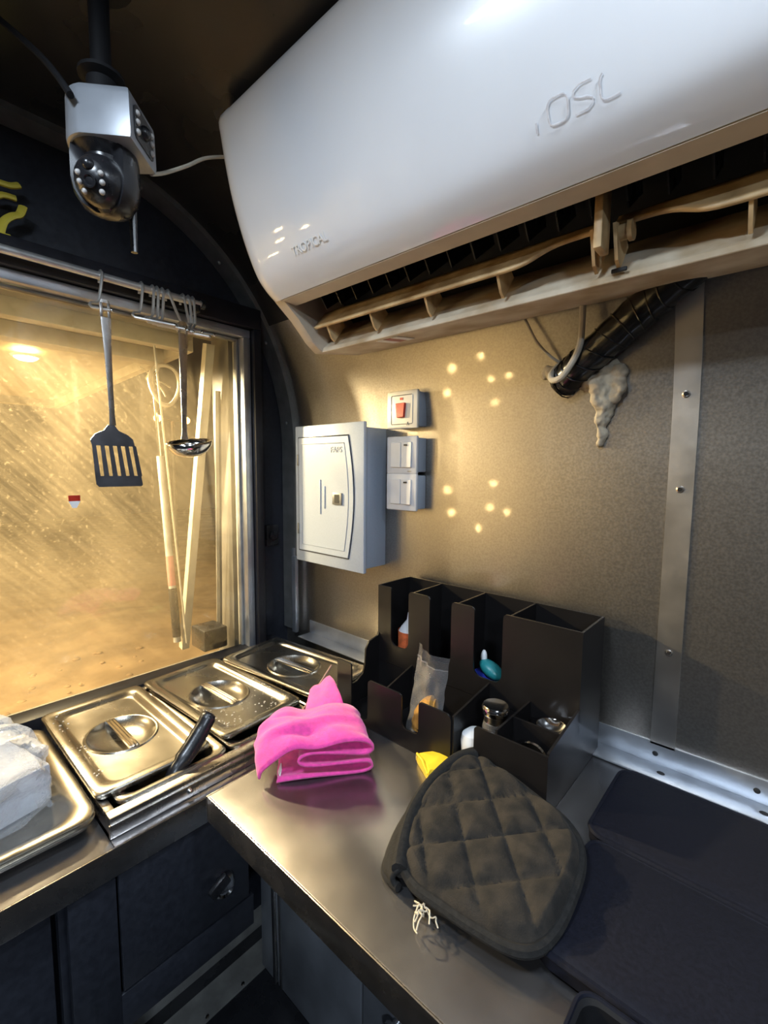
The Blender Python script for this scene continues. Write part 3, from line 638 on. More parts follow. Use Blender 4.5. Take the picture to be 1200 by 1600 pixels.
tag(MB().tube(catmull([(-0.70, 0.292, 0.405), (-0.735, 0.325, 0.435), (-0.765, 0.375, 0.480), (-0.775, 0.415, 0.515), (-0.78, 0.47, 0.545)], 6), 0.0028, 8).build('camera_cable', 'cable'), 'thin pale cable from the security camera to behind the air conditioner', 'cable')

# ------------------------------------------------------------------ gold ornament on the window surround
go = thing('coral_ornament', (-1.085, 0.195, 0.402), 'wavy yellow plastic ornament standing on the black window ledge', 'ornament')
for pts in ([(0.165, .405), (0.175, .43), (0.172, .455), (0.19, .475), (0.212, .478)], [(0.185, .405), (0.192, .43), (0.205, .445), (0.216, .452), (0.222, .468)], [(0.15, .405), (0.148, .45), (0.16, .485), (0.185, .495), (0.205, .497), (0.218, .503)], [(0.10, .405), (0.11, .45), (0.13, .475), (0.12, .51), (0.14, .53)], [(0.06, .405), (0.055, .45), (0.075, .49), (0.06, .52)]):
    MB().tube(catmull([(-1.085, y, z) for y, z in pts], 5), 0.0085, 8, flat=0.55).build('branch', 'gold', go)
MB().box((-1.095, 0.04, 0.402), (-1.075, 0.20, 0.409), 0.002).build('foot', 'gold', go)

# ------------------------------------------------------------------ rail, hooks, utensils
RX, RZ = -1.035, 0.366
ra = thing('hanging_rail', (RX, 0.2, RZ), 'steel utensil rail across the top of the window', 'rail')
MB().tube([(RX, -0.5, RZ), (RX, 0.532, RZ)], 0.0075, 14).build('bar', 'railsteel', ra)
MB().tube([(RX, 0.53, RZ), (RX, 0.538, RZ)], 0.0105, 14).build('end_cap', 'blackp', ra)
for y in (0.520, -0.3): MB().box((-1.062, y-0.008, RZ-0.020), (RX+0.006, y+0.008, RZ+0.008), 0.003).build('bracket', 'blackp', ra)
def hook(y, lean, drop, pin, label, back=-0.018):
    r = thing('rail_hook', (RX, y, RZ), label, 'hook')
    t = 0.0095; x = RX
    pts = [(x-t, y, RZ-0.010)] + [(x+t*math.cos(a), y, RZ+t*math.sin(a)) for a in (PI*0.9, PI*0.65, PI*0.4, PI*0.15, 0)]
    zb = RZ-drop
    pts += [(x+t, y+lean*0.5, RZ-drop*0.5), (x+t, y+lean, zb+0.006), (x+t+0.001, y+lean-0.004, zb), (x+t+0.004, y+lean+back+0.003, zb-0.003), (x+t+0.006, y+lean+back, zb-0.008), (x+t+0.009, y+lean+back+0.003, zb-0.013), (x+t+0.028, y+lean+back+pin, zb-0.016)]
    MB().tube(pts, 0.0029, 8).build('wire', 'hookwire', r)
    MB().sphere(pts[-1], 0.0034, 6).build('tip', 'chrome', r)
hook(0.328, -0.008, 0.055, 0.030, 'steel wire hook on the rail holding the slotted turner')
hook(0.402, -0.006, 0.055, 0.075, 'empty steel wire hook, first to the right of the turner on the rail')
hook(0.424, -0.004, 0.058, 0.072, 'empty steel wire hook, second to the right of the turner on the rail')
hook(0.433, -0.003, 0.059, 0.070, 'empty steel wire hook, third to the right of the turner on the rail')
hook(0.444, -0.004, 0.060, 0.070, 'empty steel wire hook, fourth to the right of the turner on the rail')
hook(0.456, 0.026, 0.062, 0.066, 'empty steel wire hook hanging askew on the rail, just left of the ladle')
hook(0.488, 0.010, 0.056, 0.020, 'steel wire hook on the rail holding the ladle', -0.006)
hook(0.500, 0.004, 0.056, 0.045, 'empty steel wire hook just right of the ladle on the rail', -0.010)
hook(0.510, 0.002, 0.056, 0.040, 'rightmost empty steel wire hook at the end of the rail', -0.010)
# slotted turner
TX = -1.003
tn = thing('slotted_turner', (TX, 0.325, 0.30), 'slotted metal turner hanging from the rail in front of the window', 'turner')
hw = [(.313, .0065), (.307, .0085), (.30, .0090), (.28, .0086), (.22, .0065), (.15, .0050), (.10, .0050), (.078, .0060)]
def hy(z): return 0.3225+0.004*(0.31-z)/0.25
def ring_strip(pr, th=0.0016, bend=None):
    rl = []
    for z, h in pr:
        bx_ = bend(z) if bend else 0
        y = hy(z); rl.append([(TX-th+bx_, y-h, z), (TX+th+bx_, y-h, z), (TX+th+bx_+0.001, y, z), (TX+th+bx_, y+h, z), (TX-th+bx_, y+h, z), (TX-th+bx_-0.0005, y, z)])
    return rl
b = MB(); 
hi_ = [(.313, .0065), (.309, .0082)]
b.rings(ring_strip(hw[:2]), True, True)
for s in (-1, 1):
    b.box((TX-0.0016, hy(.3)+s*0.0065-0.0026, .280), (TX+0.0016, hy(.3)+s*0.0065+0.0026, .3075), 0.0005)
b.rings(ring_strip([(.2805, .0090), (.22, .0065), (.15, .0050), (.10, .0050), (.078, .0060)]), True, True)
b.build('handle', 'steel', tn)
b = MB()
def P2(u, v): # blade plane: u across, v down
    return V((TX-0.008+0.020*v/0.09 if False else TX+0.012*v/0.09, 0.3235+u+0.004*v/0.09, 0.078-v))
def plate(pts): b.prism([P2(u, v) for u, v in pts], (0.0018, 0, 0))
plate([(-.006, 0), (.006, 0), (.012, .010), (.028, .018), (.036, .026), (.038, .040), (-.038, .040), (-.040, .030), (-.030, .018), (-.014, .010)])
plate([(-.040, .098), (.042, .098), (.043, .116), (.040, .119), (-.036, .119), (-.040, .114)])
for k in range(6):
    u0 = -.038+k*.0143; du = 0.0068
    if k == 5: du = 0.0065
    plate([(u0, .039), (u0+du, .039), (u0+du+0.0008*k-0.002+0.002, .099), (u0+0.0008*k-0.002, .099)])
b.build('blade', 'steel_darkrefl', tn)
# ladle
LX = -1.0
la = thing('ladle', (LX, 0.472, 0.30), 'steel ladle hanging from the rail in front of the window', 'ladle')
b = MB(); rl = []
for z, h in ((.282, .0098), (.20, .0074), (.12, .0056), (.075, .0052), (.058, .0080)):
    y = 0.4705-0.004*(0.30-z)/0.25; rl.append([(LX-.0014, y-h, z), (LX+.0014, y-h, z), (LX+.0022, y, z), (LX+.0014, y+h, z), (LX-.0014, y+h, z), (LX-.002, y, z)])
b.rings(rl, True, True)
yh = 0.4705
for s in (-1, 1): b.box((LX-.0014, yh+s*0.0076-0.0024, .281), (LX+.0014, yh+s*0.0076+0.0024, .300), 0.0004)
b.prism([(LX-.0014, yh-0.0098, .299), (LX-.0014, yh+0.0098, .299), (LX-.0014, yh+0.006, .307), (LX-.0014, yh-0.006, .307)], (.0028, 0, 0))
b.build('handle', 'steel', la)
mt = Matrix.Translation((LX+0.020, 0.468, 0.053)) @ Matrix.Rotation(math.radians(9), 4, 'X') @ Matrix.Rotation(math.radians(8), 4, 'Y')
b = MB(); b.lathe([(0.048, 0.0), (0.045, -0.011), (0.037, -0.022), (0.022, -0.030), (0, -0.034)], 32, mt, 0.80, 1.0); b.build('bowl', 'chrome', la, solid=0.0015)

# ------------------------------------------------------------------ counter A: worktop, pan rail, pans, lids
ca = thing('end_worktop', (-0.88, 0.2, -0.56), 'narrow stainless steel worktop under the window', 'worktop')
b = MB(); b.box((-1.06, -0.55, -0.5235), (-0.658, 0.192, -0.520), 0.0006); b.build('top', 'counter', ca)
b = MB(); b.box((-0.6815, 0.1925, -0.5235), (-0.658, 0.76, -0.520), 0.0006); b.build('front_ledge', 'counter', ca)
b = MB(); b.box((-0.6605, -0.55, -0.562), (-0.6572, 0.545, -0.520), 0.001); b.build('front_edge', 'steel', ca)
b = MB(); b.box((-1.112, -0.55, -0.56), (-1.06, 0.76, -0.487), 0.002); b.build('rear_ledge', 'blackframe', ca)
cb = thing('wall_cabinet', (-0.86, 0.2, -0.78), 'shallow black cabinet under the end worktop with a chrome lock', 'cabinet')
MB().box((-0.672, 0.135, -0.80), (-0.661, 0.192, -0.562), 0.001).build('stile', 'blackwall', cb)
MB().box((-0.672, 0.192, -0.805), (-0.661, 0.405, -0.748), 0.001).build('rail', 'blackwall', cb)
MB().box((-1.10, 0.125, -0.802), (-0.675, 0.402, -0.790), 0.001).build('bottom', 'blackwall', cb)
MB().box((-1.10, 0.395, -0.79), (-0.675, 0.405, -0.53), 0.001).build('side', 'blackwall', cb)
MB().box((-1.10, 0.127, -0.79), (-0.675, 0.137, -0.53), 0.001).build('side', 'blackwall', cb)
dr = MB().box((-0.673, 0.195, -0.744), (-0.660, 0.396, -0.563), 0.0015).build('door', 'blackwall', cb)
lx = -0.660
b = MB(); b.lathe([(0.016, 0), (0.017, 0.004), (0.014, 0.007), (0.011, 0.004), (0, 0.003)], 24, Matrix.Translation((lx, 0.350, -0.694)) @ Matrix.Rotation(PI/2, 4, 'Y')); b.build('lock_ring', 'chrome', dr)
MB().box((lx, 0.336, -0.692), (lx+0.014, 0.360, -0.668), 0.003).build('lock_body', 'chrome', dr)
MB().box((lx+0.008, 0.318, -0.684), (lx+0.018, 0.352, -0.664), 0.003, rot=Matrix.Rotation(math.radians(28), 3, 'X')).build('lock_lever', 'blackp', dr)
# open shelf left of the cabinet (dark)
sh = thing('open_shelf', (-0.86, -0.2, -0.8), 'dark open shelf space under the worktop left of the black cabinet', 'shelf')
MB().box((-1.10, -0.5, -0.99), (-0.68, 0.12, -0.975), 0.002).build('board', 'blackwall', sh)
MB().box((-1.10, -0.5, -0.975), (-1.09, 0.12, -0.566), 0.001).build('back_panel', 'blackwall', sh)
MB().box((-0.69, 0.06, -0.974), (-0.675, 0.12, -0.565), 0.002).build('post', 'blackwall', sh)

jr = thing('brown_jar', (-1.086, 0.085, -0.487), 'rounded brown jar on the window ledge, cut off by the left edge of the view', 'jar')
MB().lathe([(0, 0), (0.020, 0), (0.021, 0.004), (0.026, 0.030), (0.046, 0.080), (0.054, 0.105), (0.052, 0.125), (0.040, 0.142), (0.028, 0.148)], 28, Matrix.Translation((-1.086, 0.085, -0.487)), 0.42, 1.0).build('body', 'skin', jr)
MB().lathe([(0.028, 0.146), (0.030, 0.150), (0.028, 0.158), (0, 0.160)], 28, Matrix.Translation((-1.086, 0.085, -0.487)), 0.42, 1.0).build('lid', 'skin', jr)
pr = thing('bain_marie', (-0.87, 0.48, -0.52), 'stainless steel pan well frame set into the end worktop', 'pan well')
b = MB()
b.box((-0.700, 0.194, -0.5195), (-0.681, 0.748, -0.492), 0.0012); b.box((-1.062, 0.194, -0.5195), (-1.040, 0.748, -0.492), 0.0012)
b.box((-1.040, 0.194, -0.5195), (-0.700, 0.206, -0.492), 0.0012); b.box((-1.040, 0.736, -0.5195), (-0.700, 0.748, -0.492), 0.0012)
b.build('frame', 'steel', pr)
b = MB(); b.box((-0.681, 0.192, -0.5195), (-0.6765, 0.748, -0.500), 0.0008); b.build('front_lip', 'steel', pr)
MB().sphere((-0.675, 0.305, -0.508), 0.0045, 8).build('screw', 'chrome', pr)
def pan_mesh():
    b = MB(); o = []
    x0, x1, y0, y1 = -0.1625, 0.1625, -0.088, 0.088
    for ins, r, z in ((0, .016, -0.004), (0.0005, .016, 0.0), (0.003, .016, 0.0018), (0.008, .014, 0.0015), (0.012, .02, 0.0), (0.015, .022, -0.003), (0.024, .028, -0.10), (0.030, .03, -0.112), (0.045, .03, -0.115)):
        o.append([(x, y, z) for x, y in rrect(x0+ins, x1-ins, y0+ins, y1-ins, r, 6)])
    b.rings(o, False, True); return b
PANS = ((-0.862, 0.300), (-0.862, 0.480), (-0.862, 0.660))
pl = ('deep steel food pan under the lid nearest the white wrapped package', 'deep steel food pan under the middle lid with water drops', 'deep steel food pan under the dark lid nearest the wall')
for (x, y), l in zip(PANS, pl):
    r = thing('food_pan', (x, y-0.0, -0.490), l, 'food pan', None)
    o = pan_mesh().build('pan', 'lid', r, world=False); 
def lid_mesh(nx=0.1635, ny=0.0895):
    b = MB(); rl = []
    def rr(ins, r, z):
        q = rrect(-nx+ins, nx-ins, -ny+ins, ny-ins, r, 5); out = []
        for i in range(len(q)):
            a, c = V((*q[i], z)), V((*q[(i+1) % len(q)], z)); out.append(tuple(a))
            if i % 6 == 5: out += [tuple(a.lerp(c, k/12)) for k in range(1, 12)]     # extra points along the straight sides
        return out
    base = rr(0.02, .016, 0)
    for ins, r, z in ((0.0015, .014, -0.007), (0, .014, -0.004), (0.0, .014, 0.0), (0.002, .014, 0.002), (0.006, .014, 0.0026), (0.014, .016, 0.0018), (0.018, .018, 0.0005), (0.022, .02, -0.003), (0.025, .022, -0.0055), (0.029, .022, -0.0062)): rl.append(rr(ins, r, z))
    # flat centre to oval bowl
    inn = rl[-1]
    def ell(ax, ay, z):
        out = []
        for x, y, _ in inn:
            a = math.atan2(y/(ny-.029), x/(nx-.029)); out.append((ax*math.cos(a), ay*math.sin(a), z))
        return out
    for ax, ay, z in ((.068, .060, -0.0062), (.0655, .0575, -0.0040), (.063, .055, -0.0045), (.060, .052, -0.0080), (.053, .046, -0.0135), (.038, .033, -0.0185), (.016, .014, -0.0205)): rl.append(ell(ax, ay, z))
    b.rings(rl, False, True); return b
def lid_handle():
    b = MB(); pts = catmull([(-0.062, 0, -0.0065), (-0.052, 0, -0.0055), (-0.03, 0, -0.0050), (0.03, 0, -0.0050), (0.052, 0, -0.0055), (0.062, 0, -0.0065)], 5)
    for dy in (-0.0052, 0, 0.0052): b.tube([p+V((0, dy, 0.0008 if dy == 0 else 0)) for p in pts], 0.0034, 8)
    return b
def drops(seed, n, xr, yr):
    rnd = random.Random(seed); b = MB()
    for i in range(n):
        x = rnd.uniform(*xr); y = rnd.uniform(*yr); r = rnd.uniform(0.0007, 0.0021)
        edge = abs(x) > 0.134 or abs(y) > 0.060; z = 0.002 if edge else -0.0062
        if (x/.068)**2+(y/.060)**2 < 1.05: continue
        b.sphere((x, y, z), r, 5, (1.0, 1.0, 0.55))
    return b
lids = ((-0.888, 0.280, -0.482, 0.0, 'stainless pan lid beside the black ladle handle, front left of three', 1, 40, (-0.15, 0.16), (-0.088, -0.06)),
        (-0.888, 0.472, -0.478, 3.0, 'stainless pan lid sprinkled with water drops, middle of three', 2, 110, (0.01, 0.13), (-0.07, 0.08)),
        (-0.868, 0.654, -0.469, 6.0, 'dark reflecting stainless pan lid nearest the grey wall', 3, 0, (0, 1), (0, 1)))
lm = hm = None
for x, y, z, rz, l, sd, n_, xr, yr in lids:
    r = thing('pan_lid', (x, y, z), l, 'pan lid'); r.rotation_euler = (0, 0, math.radians(rz))
    if lm is None:
        o = lid_mesh().build('lid', 'lid', r, world=False); lm = o.data
        h = lid_handle().build('handle', 'chrome', r, world=False); hm = h.data
    else:
        for nm, me in (('lid', lm), ('handle', hm)):
            o = bpy.data.objects.new(nm, me); C.objects.link(o); o.parent = r
    if n_: tag(drops(sd, n_, xr, yr).build('water_drops', 'water', r, world=False), None, kind='stuff')
# ladle handle in the first pan, stick and green handle at the third
lh = thing('serving_spoon', (-0.73, 0.32, -0.5), 'black handled spoon leaning in the front pan', 'spoon')
MB().tube(catmull([(-0.716, 0.288, -0.515), (-0.718, 0.302, -0.492), (-0.724, 0.327, -0.474), (-0.730, 0.352, -0.452), (-0.733, 0.368, -0.434), (-0.733, 0.373, -0.428)], 5), [0.008]*3+[0.0115]*5+[0.0145]*8+[0.0135]*5+[0.011]*3+[0.006]*2, 12, flat=0.65).build('handle', 'blackp', lh)
MB().sphere((-0.735, 0.275, -0.545), 0.03, 10, (1, 0.8, 0.5)).build('bowl', 'chrome', lh)
tag(MB().tube([(-0.674, 0.50, -0.488), (-0.690, 0.615, -0.408)], 0.0018, 8).build('skewer', 'stick'), 'thin brown skewer leaning between the pans and the black organizer', 'skewer')
b = MB(); b.tube(catmull([(-0.70, 0.575, -0.470), (-0.694, 0.600, -0.464), (-0.690, 0.622, -0.462)], 4), [0.006, 0.007, 0.008, 0.0085, 0.0085, 0.0085, 0.008, 0.007, 0.005], 10); tag(b.build('green_handle', 'green'), 'green plastic utensil handle lying beside the black organizer', 'utensil')

# trays at the left with the wrapped package
def tray(z, dx, label):
    r = thing('steel_tray', (-0.87, -0.05, z), label, 'tray')
    b = MB(); rl = []
    for ins, rad, zz in ((0.001, .03, -0.004), (0, .03, 0), (0.003, .03, 0.002), (0.012, .028, 0.0016), (0.020, .03, 0.0), (0.026, .032, -0.004), (0.040, .035, -0.017), (0.05, .035, -0.0185)):
        rl.append([(x+dx, y, z+zz) for x, y in rrect(-1.035+ins, -0.700-ins, -0.34+ins, 0.189-ins, rad, 8)])
    b.rings(rl, False, True); b.build('tray', 'lid', r)
    return r
tray(-0.5005, 0.0, 'lower of two nested shallow steel trays at the left')
tray(-0.4945, -0.003, 'upper of two nested shallow steel trays, holding the wrapped package')
pk = thing('wrapped_package', (-0.86, 0.07, -0.51), 'white package wrapped in clear crumpled plastic on the steel tray', 'package')
R0 = Matrix.Rotation(math.radians(14), 3, 'Z')
MB().box((-0.978, -0.012, -0.5125), (-0.793, 0.138, -0.450), 0.006, 2, rot=R0).build('contents', 'foamwhite', pk)
b = MB()
def bagf(u, v):
    a = 2*PI*u; sq = lambda t: math.copysign(abs(t)**0.45, t)
    if v < 0.55: k = 1.0-0.0*v; z = -0.511+0.080*(v/0.55); s = 1.06-0.06*(v/0.55)
    else: t = (v-0.55)/0.45; s = (1-t)**0.9; z = -0.431+0.032*math.sin(PI*t*0.6)
    p = V((0.100*sq(math.cos(a))*s, 0.082*sq(math.sin(a))*s, 0)); p = R0 @ p + V((-0.885, 0.062, z))
    nv = noise.noise_vector(p*26); nn = V((abs(nv.x), abs(nv.y), abs(nv.z)))*0.022 - V((0.004, 0.004, 0.001)) + noise.noise_vector(p*80)*0.003
    q = p+nn
    if q.z < -0.511: q.z = -0.511
    return q
b.grid(bagf, 64, 40, True); b.build('plastic_wrap', 'film', pk, ang=25)
b = MB(); b.box((-0.735, 0.02, -0.5125), (-0.700, 0.06, -0.509)); b.bm.free()

# ------------------------------------------------------------------ counter B
cw = thing('side_worktop', (0.3, 0.55, -0.53), 'brushed stainless steel worktop along the grey wall', 'worktop')
b = MB(); b.box((-0.602, 0.299, -0.4785), (X1-0.3, 0.818, -0.475), 0.0012); b.build('top', 'counter', cw)
b = MB(); b.box((-0.602, 0.2965, -0.514), (X1-0.3, 0.2995, -0.475), 0.0014); b.build('front_edge', 'steel', cw)
b = MB(); b.box((-0.605, 0.2965, -0.514), (-0.6025, 0.76, -0.475), 0.001); b.build('end_edge', 'steel', cw)
uc = thing('under_counter_unit', (-0.4, 0.65, FLOOR), 'steel clad unit standing on the floor under the side worktop', 'cabinet')
MB().box((-1.0, 0.642, FLOOR), (0.6, 0.812, -0.66), 0.002).build('body', 'counter', uc)
for x0_, x1_ in ((-1.0, -0.93), (-0.925, -0.62), (-0.615, -0.30), (-0.295, 0.1)): MB().box((x0_, 0.634, FLOOR+0.02), (x1_, 0.6415, -0.662), 0.003).build('panel', 'cladding', uc)
MB().tube([(-0.93, 0.630, FLOOR+0.03), (-0.945, 0.630, -0.67)], 0.006, 8).build('fold_bead', 'chrome', uc)
MB().tube([(-0.905, 0.630, FLOOR+0.03), (-0.92, 0.630, -0.67)], 0.004, 8).build('fold_bead', 'chrome', uc)
MB().lathe([(0.008, 0), (0.008, 0.015), (0.017, 0.018), (0.017, 0.026), (0, 0.028)], 16, Matrix.Translation((-0.516, 0.634, -1.10)) @ Matrix.Rotation(PI/2, 4, 'X')).build('knob', 'chrome', uc)

# ------------------------------------------------------------------ black organizer
og = thing('cup_organizer', (-0.43, 0.69, -0.475), 'black acrylic cup and lid organizer standing against the grey wall', 'organizer')
T = 0.0035; OX0, OX1, YBK, YU, YL = -0.634, -0.220, 0.800, 0.696, 0.580
ZU, ZS, ZL, ZB = -0.243, -0.363, -0.383, -0.4745
MB().box((OX0, YBK-T, ZB), (OX1, YBK, ZU)).build('back_panel', 'acr', og)
side = [(YBK-T, ZB), (YBK-T, ZU), (YU+T, ZU), (YU+T, -0.345), (YU-0.002, -0.352), (0.666, -0.360), (0.655, -0.372), (YL+T+0.004, ZL+0.002), (YL+T, ZL), (YL+T, ZB)]
sideL = [(YBK-T, ZB), (YBK-T, ZU), (YU+T, ZU), (YU+T, -0.335), (YU-0.004, -0.350), (0.665, -0.356), (0.656, -0.37), (0.654, -0.40), (0.648, -0.418), (0.630, -0.428), (YL+T, -0.43), (YL+T, ZB)]
MB().prism([(OX0, y, z) for y, z in sideL], (T, 0, 0)).build('side_panel', 'acr', og)
side = [(YBK-T, ZB), (YBK-T, ZU), (YU+T, ZU), (YU+T, -0.364), (YL+T, -0.380), (YL+T, ZB)]
MB().prism([(OX1-T, y, z) for y, z in side], (T, 0, 0)).build('side_panel', 'acr', og)
MB().box((OX0+T, YL+T, ZB), (OX1-T, YBK-T, ZB+T)).build('base_panel', 'acr', og)
for x in (-0.547, -0.443, -0.340): MB().box((x, YU+T, ZB+T), (x+T, YBK-T, ZU-0.001)).build('divider', 'acr', og)
# fronts with U slots
def ucut(xa, xb, zb, r=0.010, n=5):
    out = [(xa, None)]
    for i in range(n+1): a = PI+PI/2*i/n; out.append((xa+r+r*math.cos(a), zb+r+r*math.sin(a)))
    for i in range(n+1): a = 1.5*PI+PI/2*i/n; out.append((xb-r+r*math.cos(a), zb+r+r*math.sin(a)))
    return out[1:]
def corner(x, z, s, r=0.007, n=4):   # rounded top corner, s=+1: right top, -1: left top
    if s > 0: return [(x-r+r*math.cos(a), z-r+r*math.sin(a)) for a in [PI/2-PI/2*i/n for i in range(n+1)]]
    return [(x+r+r*math.cos(a), z-r+r*math.sin(a)) for a in [PI-PI/2*i/n for i in range(n+1)]]
ufp = [(OX0, ZL-0.02), (OX0, ZU)] + [(-0.603, ZU)] + corner(-0.599, ZU, 1, 0.004)[1:] + ucut(-0.599, -0.553, ZS, 0.016) + corner(-0.553, ZU, -1) + corner(-0.502, ZU, 1) + ucut(-0.502, -0.453, ZS-0.002, 0.016) + corner(-0.453, ZU, -1) + corner(-0.405, ZU, 1) + ucut(-0.405, -0.350, ZS-0.003, 0.016) + corner(-0.350, ZU, -1) + [(OX1, ZU), (OX1, ZL-0.02)]
MB().prism([(x, YU, z) for x, z in ufp], (0, T, 0)).build('upper_front', 'acr', og)
MB().box((OX0+T, YU, ZB+T), (OX1-T, YU+T, ZL-0.021)).build('riser', 'acr', og)
lf1 = [(OX0, ZB)] + [(OX0, -0.366)] + corner(-0.596, -0.366, 1, 0.004) + ucut(-0.596, -0.553, ZB+0.012, 0.012) + corner(-0.553, ZL, -1) + corner(-0.474, ZL, 1) + ucut(-0.474, -0.437, -0.442, 0.010) + corner(-0.437, ZL, -1, 0.005) + corner(-0.374, ZL, 1, 0.010) + [(-0.374, -0.45), (-0.372, -0.458), (-0.362, -0.464)] + [(-0.352, ZB+0.008), (-0.340, ZB+0.010), (-0.333, ZB+0.02)] + corner(-0.333, ZL, -1, 0.006) + [(OX1, ZL), (OX1, ZB)]
MB().prism([(x, YL, z) for x, z in lf1], (0, T, 0)).build('lower_front', 'acr', og)
MB().box((-0.300, YL+T, ZB+T), (-0.300+T, YU, -0.377)).build('divider', 'acr', og)
MB().box((-0.300+T, 0.634, ZB+T), (OX1-T, 0.634+T, -0.378)).build('divider', 'acr', og)
MB().prism([(-0.374, YL+T, ZB+T), (-0.374, YU, ZB+T), (-0.374, YU, -0.37), (-0.374, YL+T, -0.385)], (T, 0, 0)).build('divider', 'acr', og)
MB().prism([(-0.545, YL+T, ZB+T), (-0.545, YU, ZB+T), (-0.545, YU, -0.39), (-0.545, YL+T, -0.42)], (T, 0, 0)).build('divider', 'acr', og)
# things in the organizer
r = thing('snack_cup', (-0.590, 0.75, ZB), 'white cup with orange red print in the tall left organizer slot', 'cup')
MB().lathe([(0, 0), (0.022, 0), (0.025, 0.09), (0.026, 0.115), (0.026, 0.125), (0.020, 0.135), (0.008, 0.150), (0.006, 0.165), (0, 0.168)], 20, Matrix.Translation((-0.590, 0.75, ZB+T))).build('body', 'white', r)
b = MB(); b.lathe([(0.0262, 0.085), (0.0266, 0.128)], 20, Matrix.Translation((-0.590, 0.75, ZB+T))); b.build('printed_band', 'orange', r)
r = thing('snack_packet', (-0.392, 0.748, ZB), 'blue and teal packet in the organizer slot left of the wide compartment', 'packet')
MB().box((-0.425, 0.735, ZB+T), (-0.380, 0.760, -0.375), 0.006, rot=Matrix.Rotation(-0.15, 3, 'Y')).build('wrapper', 'blue', r)
MB().sphere((-0.390, 0.737, -0.366), 0.024, 10, (1.1, 0.7, 0.55), Matrix.Rotation(0.45, 3, 'Y')).build('teal_end', 'teal', r)
MB().sphere((-0.408, 0.74, -0.348), 0.012, 8, (0.5, 0.5, 1.2)).build('white_flash', 'white', r)
# zip bag of brown powder
zb = thing('zip_bag', (-0.45, 0.62, ZB), 'clear zip bag of brown powder in the lower organizer slot', 'bag')
def zf(u, v):
    x = -0.488+0.075*u*(1-0.10*v)+0.006*v; z = -0.466+0.155*v-0.010*u*v
    y = 0.612+0.018*v+0.010*math.sin(5*u+2*v)*(0.4+0.6*v)+0.006*noise.noise(V((u*6, v*7, 2)))
    return (x, y, z)
def zf2(u, v):
    p = V(zf(u, v)); bulge = 0.022*math.sin(PI*u)*max(0, 1-v*1.15)
    return p+V((0, -bulge, 0))
MB().grid(zf2, 20, 24).build('front_film', 'bagclear', zb)
MB().grid(zf, 20, 24).build('back_film', 'bagclear', zb)
MB().tube([V(zf2(u/12, 0.86))+V((0, -0.001, 0)) for u in range(13)], 0.0010, 5).build('zip_strip', 'bagclear', zb)
b = MB(); b.tube(catmull([(-0.424, 0.612, -0.400), (-0.436, 0.609, -0.404), (-0.448, 0.606, -0.418), (-0.456, 0.603, -0.436), (-0.458, 0.602, -0.448)], 5), [0.014]*3+[0.020]*6+[0.019]*4+[0.015]*4+[0.012]*3+[0.008], 14, flat=0.6); b.build('powder', 'spice', zb)
b = MB(); b.sphere((-0.436, 0.611, -0.435), 0.030, 12, (0.9, 0.35, 1.0)); b.build('powder_lobe', 'spice', zb)
# jars
r = thing('spice_jar', (-0.3235, 0.628, ZB), 'glass jar with a round steel lid left in the organizer compartments', 'jar')
mt = Matrix.Translation((-0.3235, 0.628, ZB+T))
MB().lathe([(0, 0), (0.018, 0), (0.020, 0.02), (0.020, 0.07), (0.015, 0.085)], 20, mt).build('body', 'bagclear', r)
MB().lathe([(0.0165, 0.078), (0.0175, 0.080), (0.0165, 0.084), (0.0175, 0.088), (0.0165, 0.092)], 20, mt).build('neck', 'lid', r)
MB().lathe([(0.020, 0.092), (0.021, 0.094), (0.021, 0.103), (0.019, 0.106), (0.012, 0.105), (0, 0.1045)], 24, mt).build('cap', 'chrome', r)
r = thing('steel_cup', (-0.248, 0.668, ZB), 'small round steel cup in the back right organizer compartment', 'cup')
mt = Matrix.Translation((-0.250, 0.667, ZB+T))
MB().lathe([(0, 0), (0.017, 0), (0.019, 0.07), (0.0205, 0.082), (0.0215, 0.083), (0.0205, 0.084), (0.016, 0.080), (0.009, 0.076), (0, 0.075)], 24, mt).build('body', 'chrome', r)
MB().tube([(-0.250+0.0215*math.cos(a), 0.667+0.0215*math.sin(a), ZB+T+0.083) for a in [2*PI*i/24 for i in range(24)]], 0.0012, 6, closed=True).build('rim', 'chrome', r)
r = thing('coin_lid', (-0.25, 0.60, ZB), 'flat steel lid standing in the front right organizer compartment', 'lid')
MB().lathe([(0, 0), (0.024, 0), (0.026, 0.003), (0.024, 0.006), (0, 0.005)], 24, Matrix.Translation((-0.255, 0.608, -0.418)) @ Matrix.Rotation(math.radians(70), 4, 'X')).build('disc', 'chrome', r)
MB().lathe([(0.0245, 0.0062), (0.0265, 0.0032)], 24, Matrix.Translation((-0.255, 0.608, -0.418)) @ Matrix.Rotation(math.radians(70), 4, 'X')).build('rim', 'chrome', r)
r = MB().lathe([(0, 0.034), (0.010, 0.033), (0.019, 0.027), (0.0225, 0.016), (0.023, 0.0), (0.024, -0.03), (0.022, -0.034), (0, -0.034)], 24, Matrix.Translation((-0.3455, 0.610, -0.4405)) @ Matrix.Rotation(math.radians(-8), 4, 'Y')).build('white_cap', 'white')
tag(r, 'rounded white plastic cap showing in the organizer gap', 'cap')

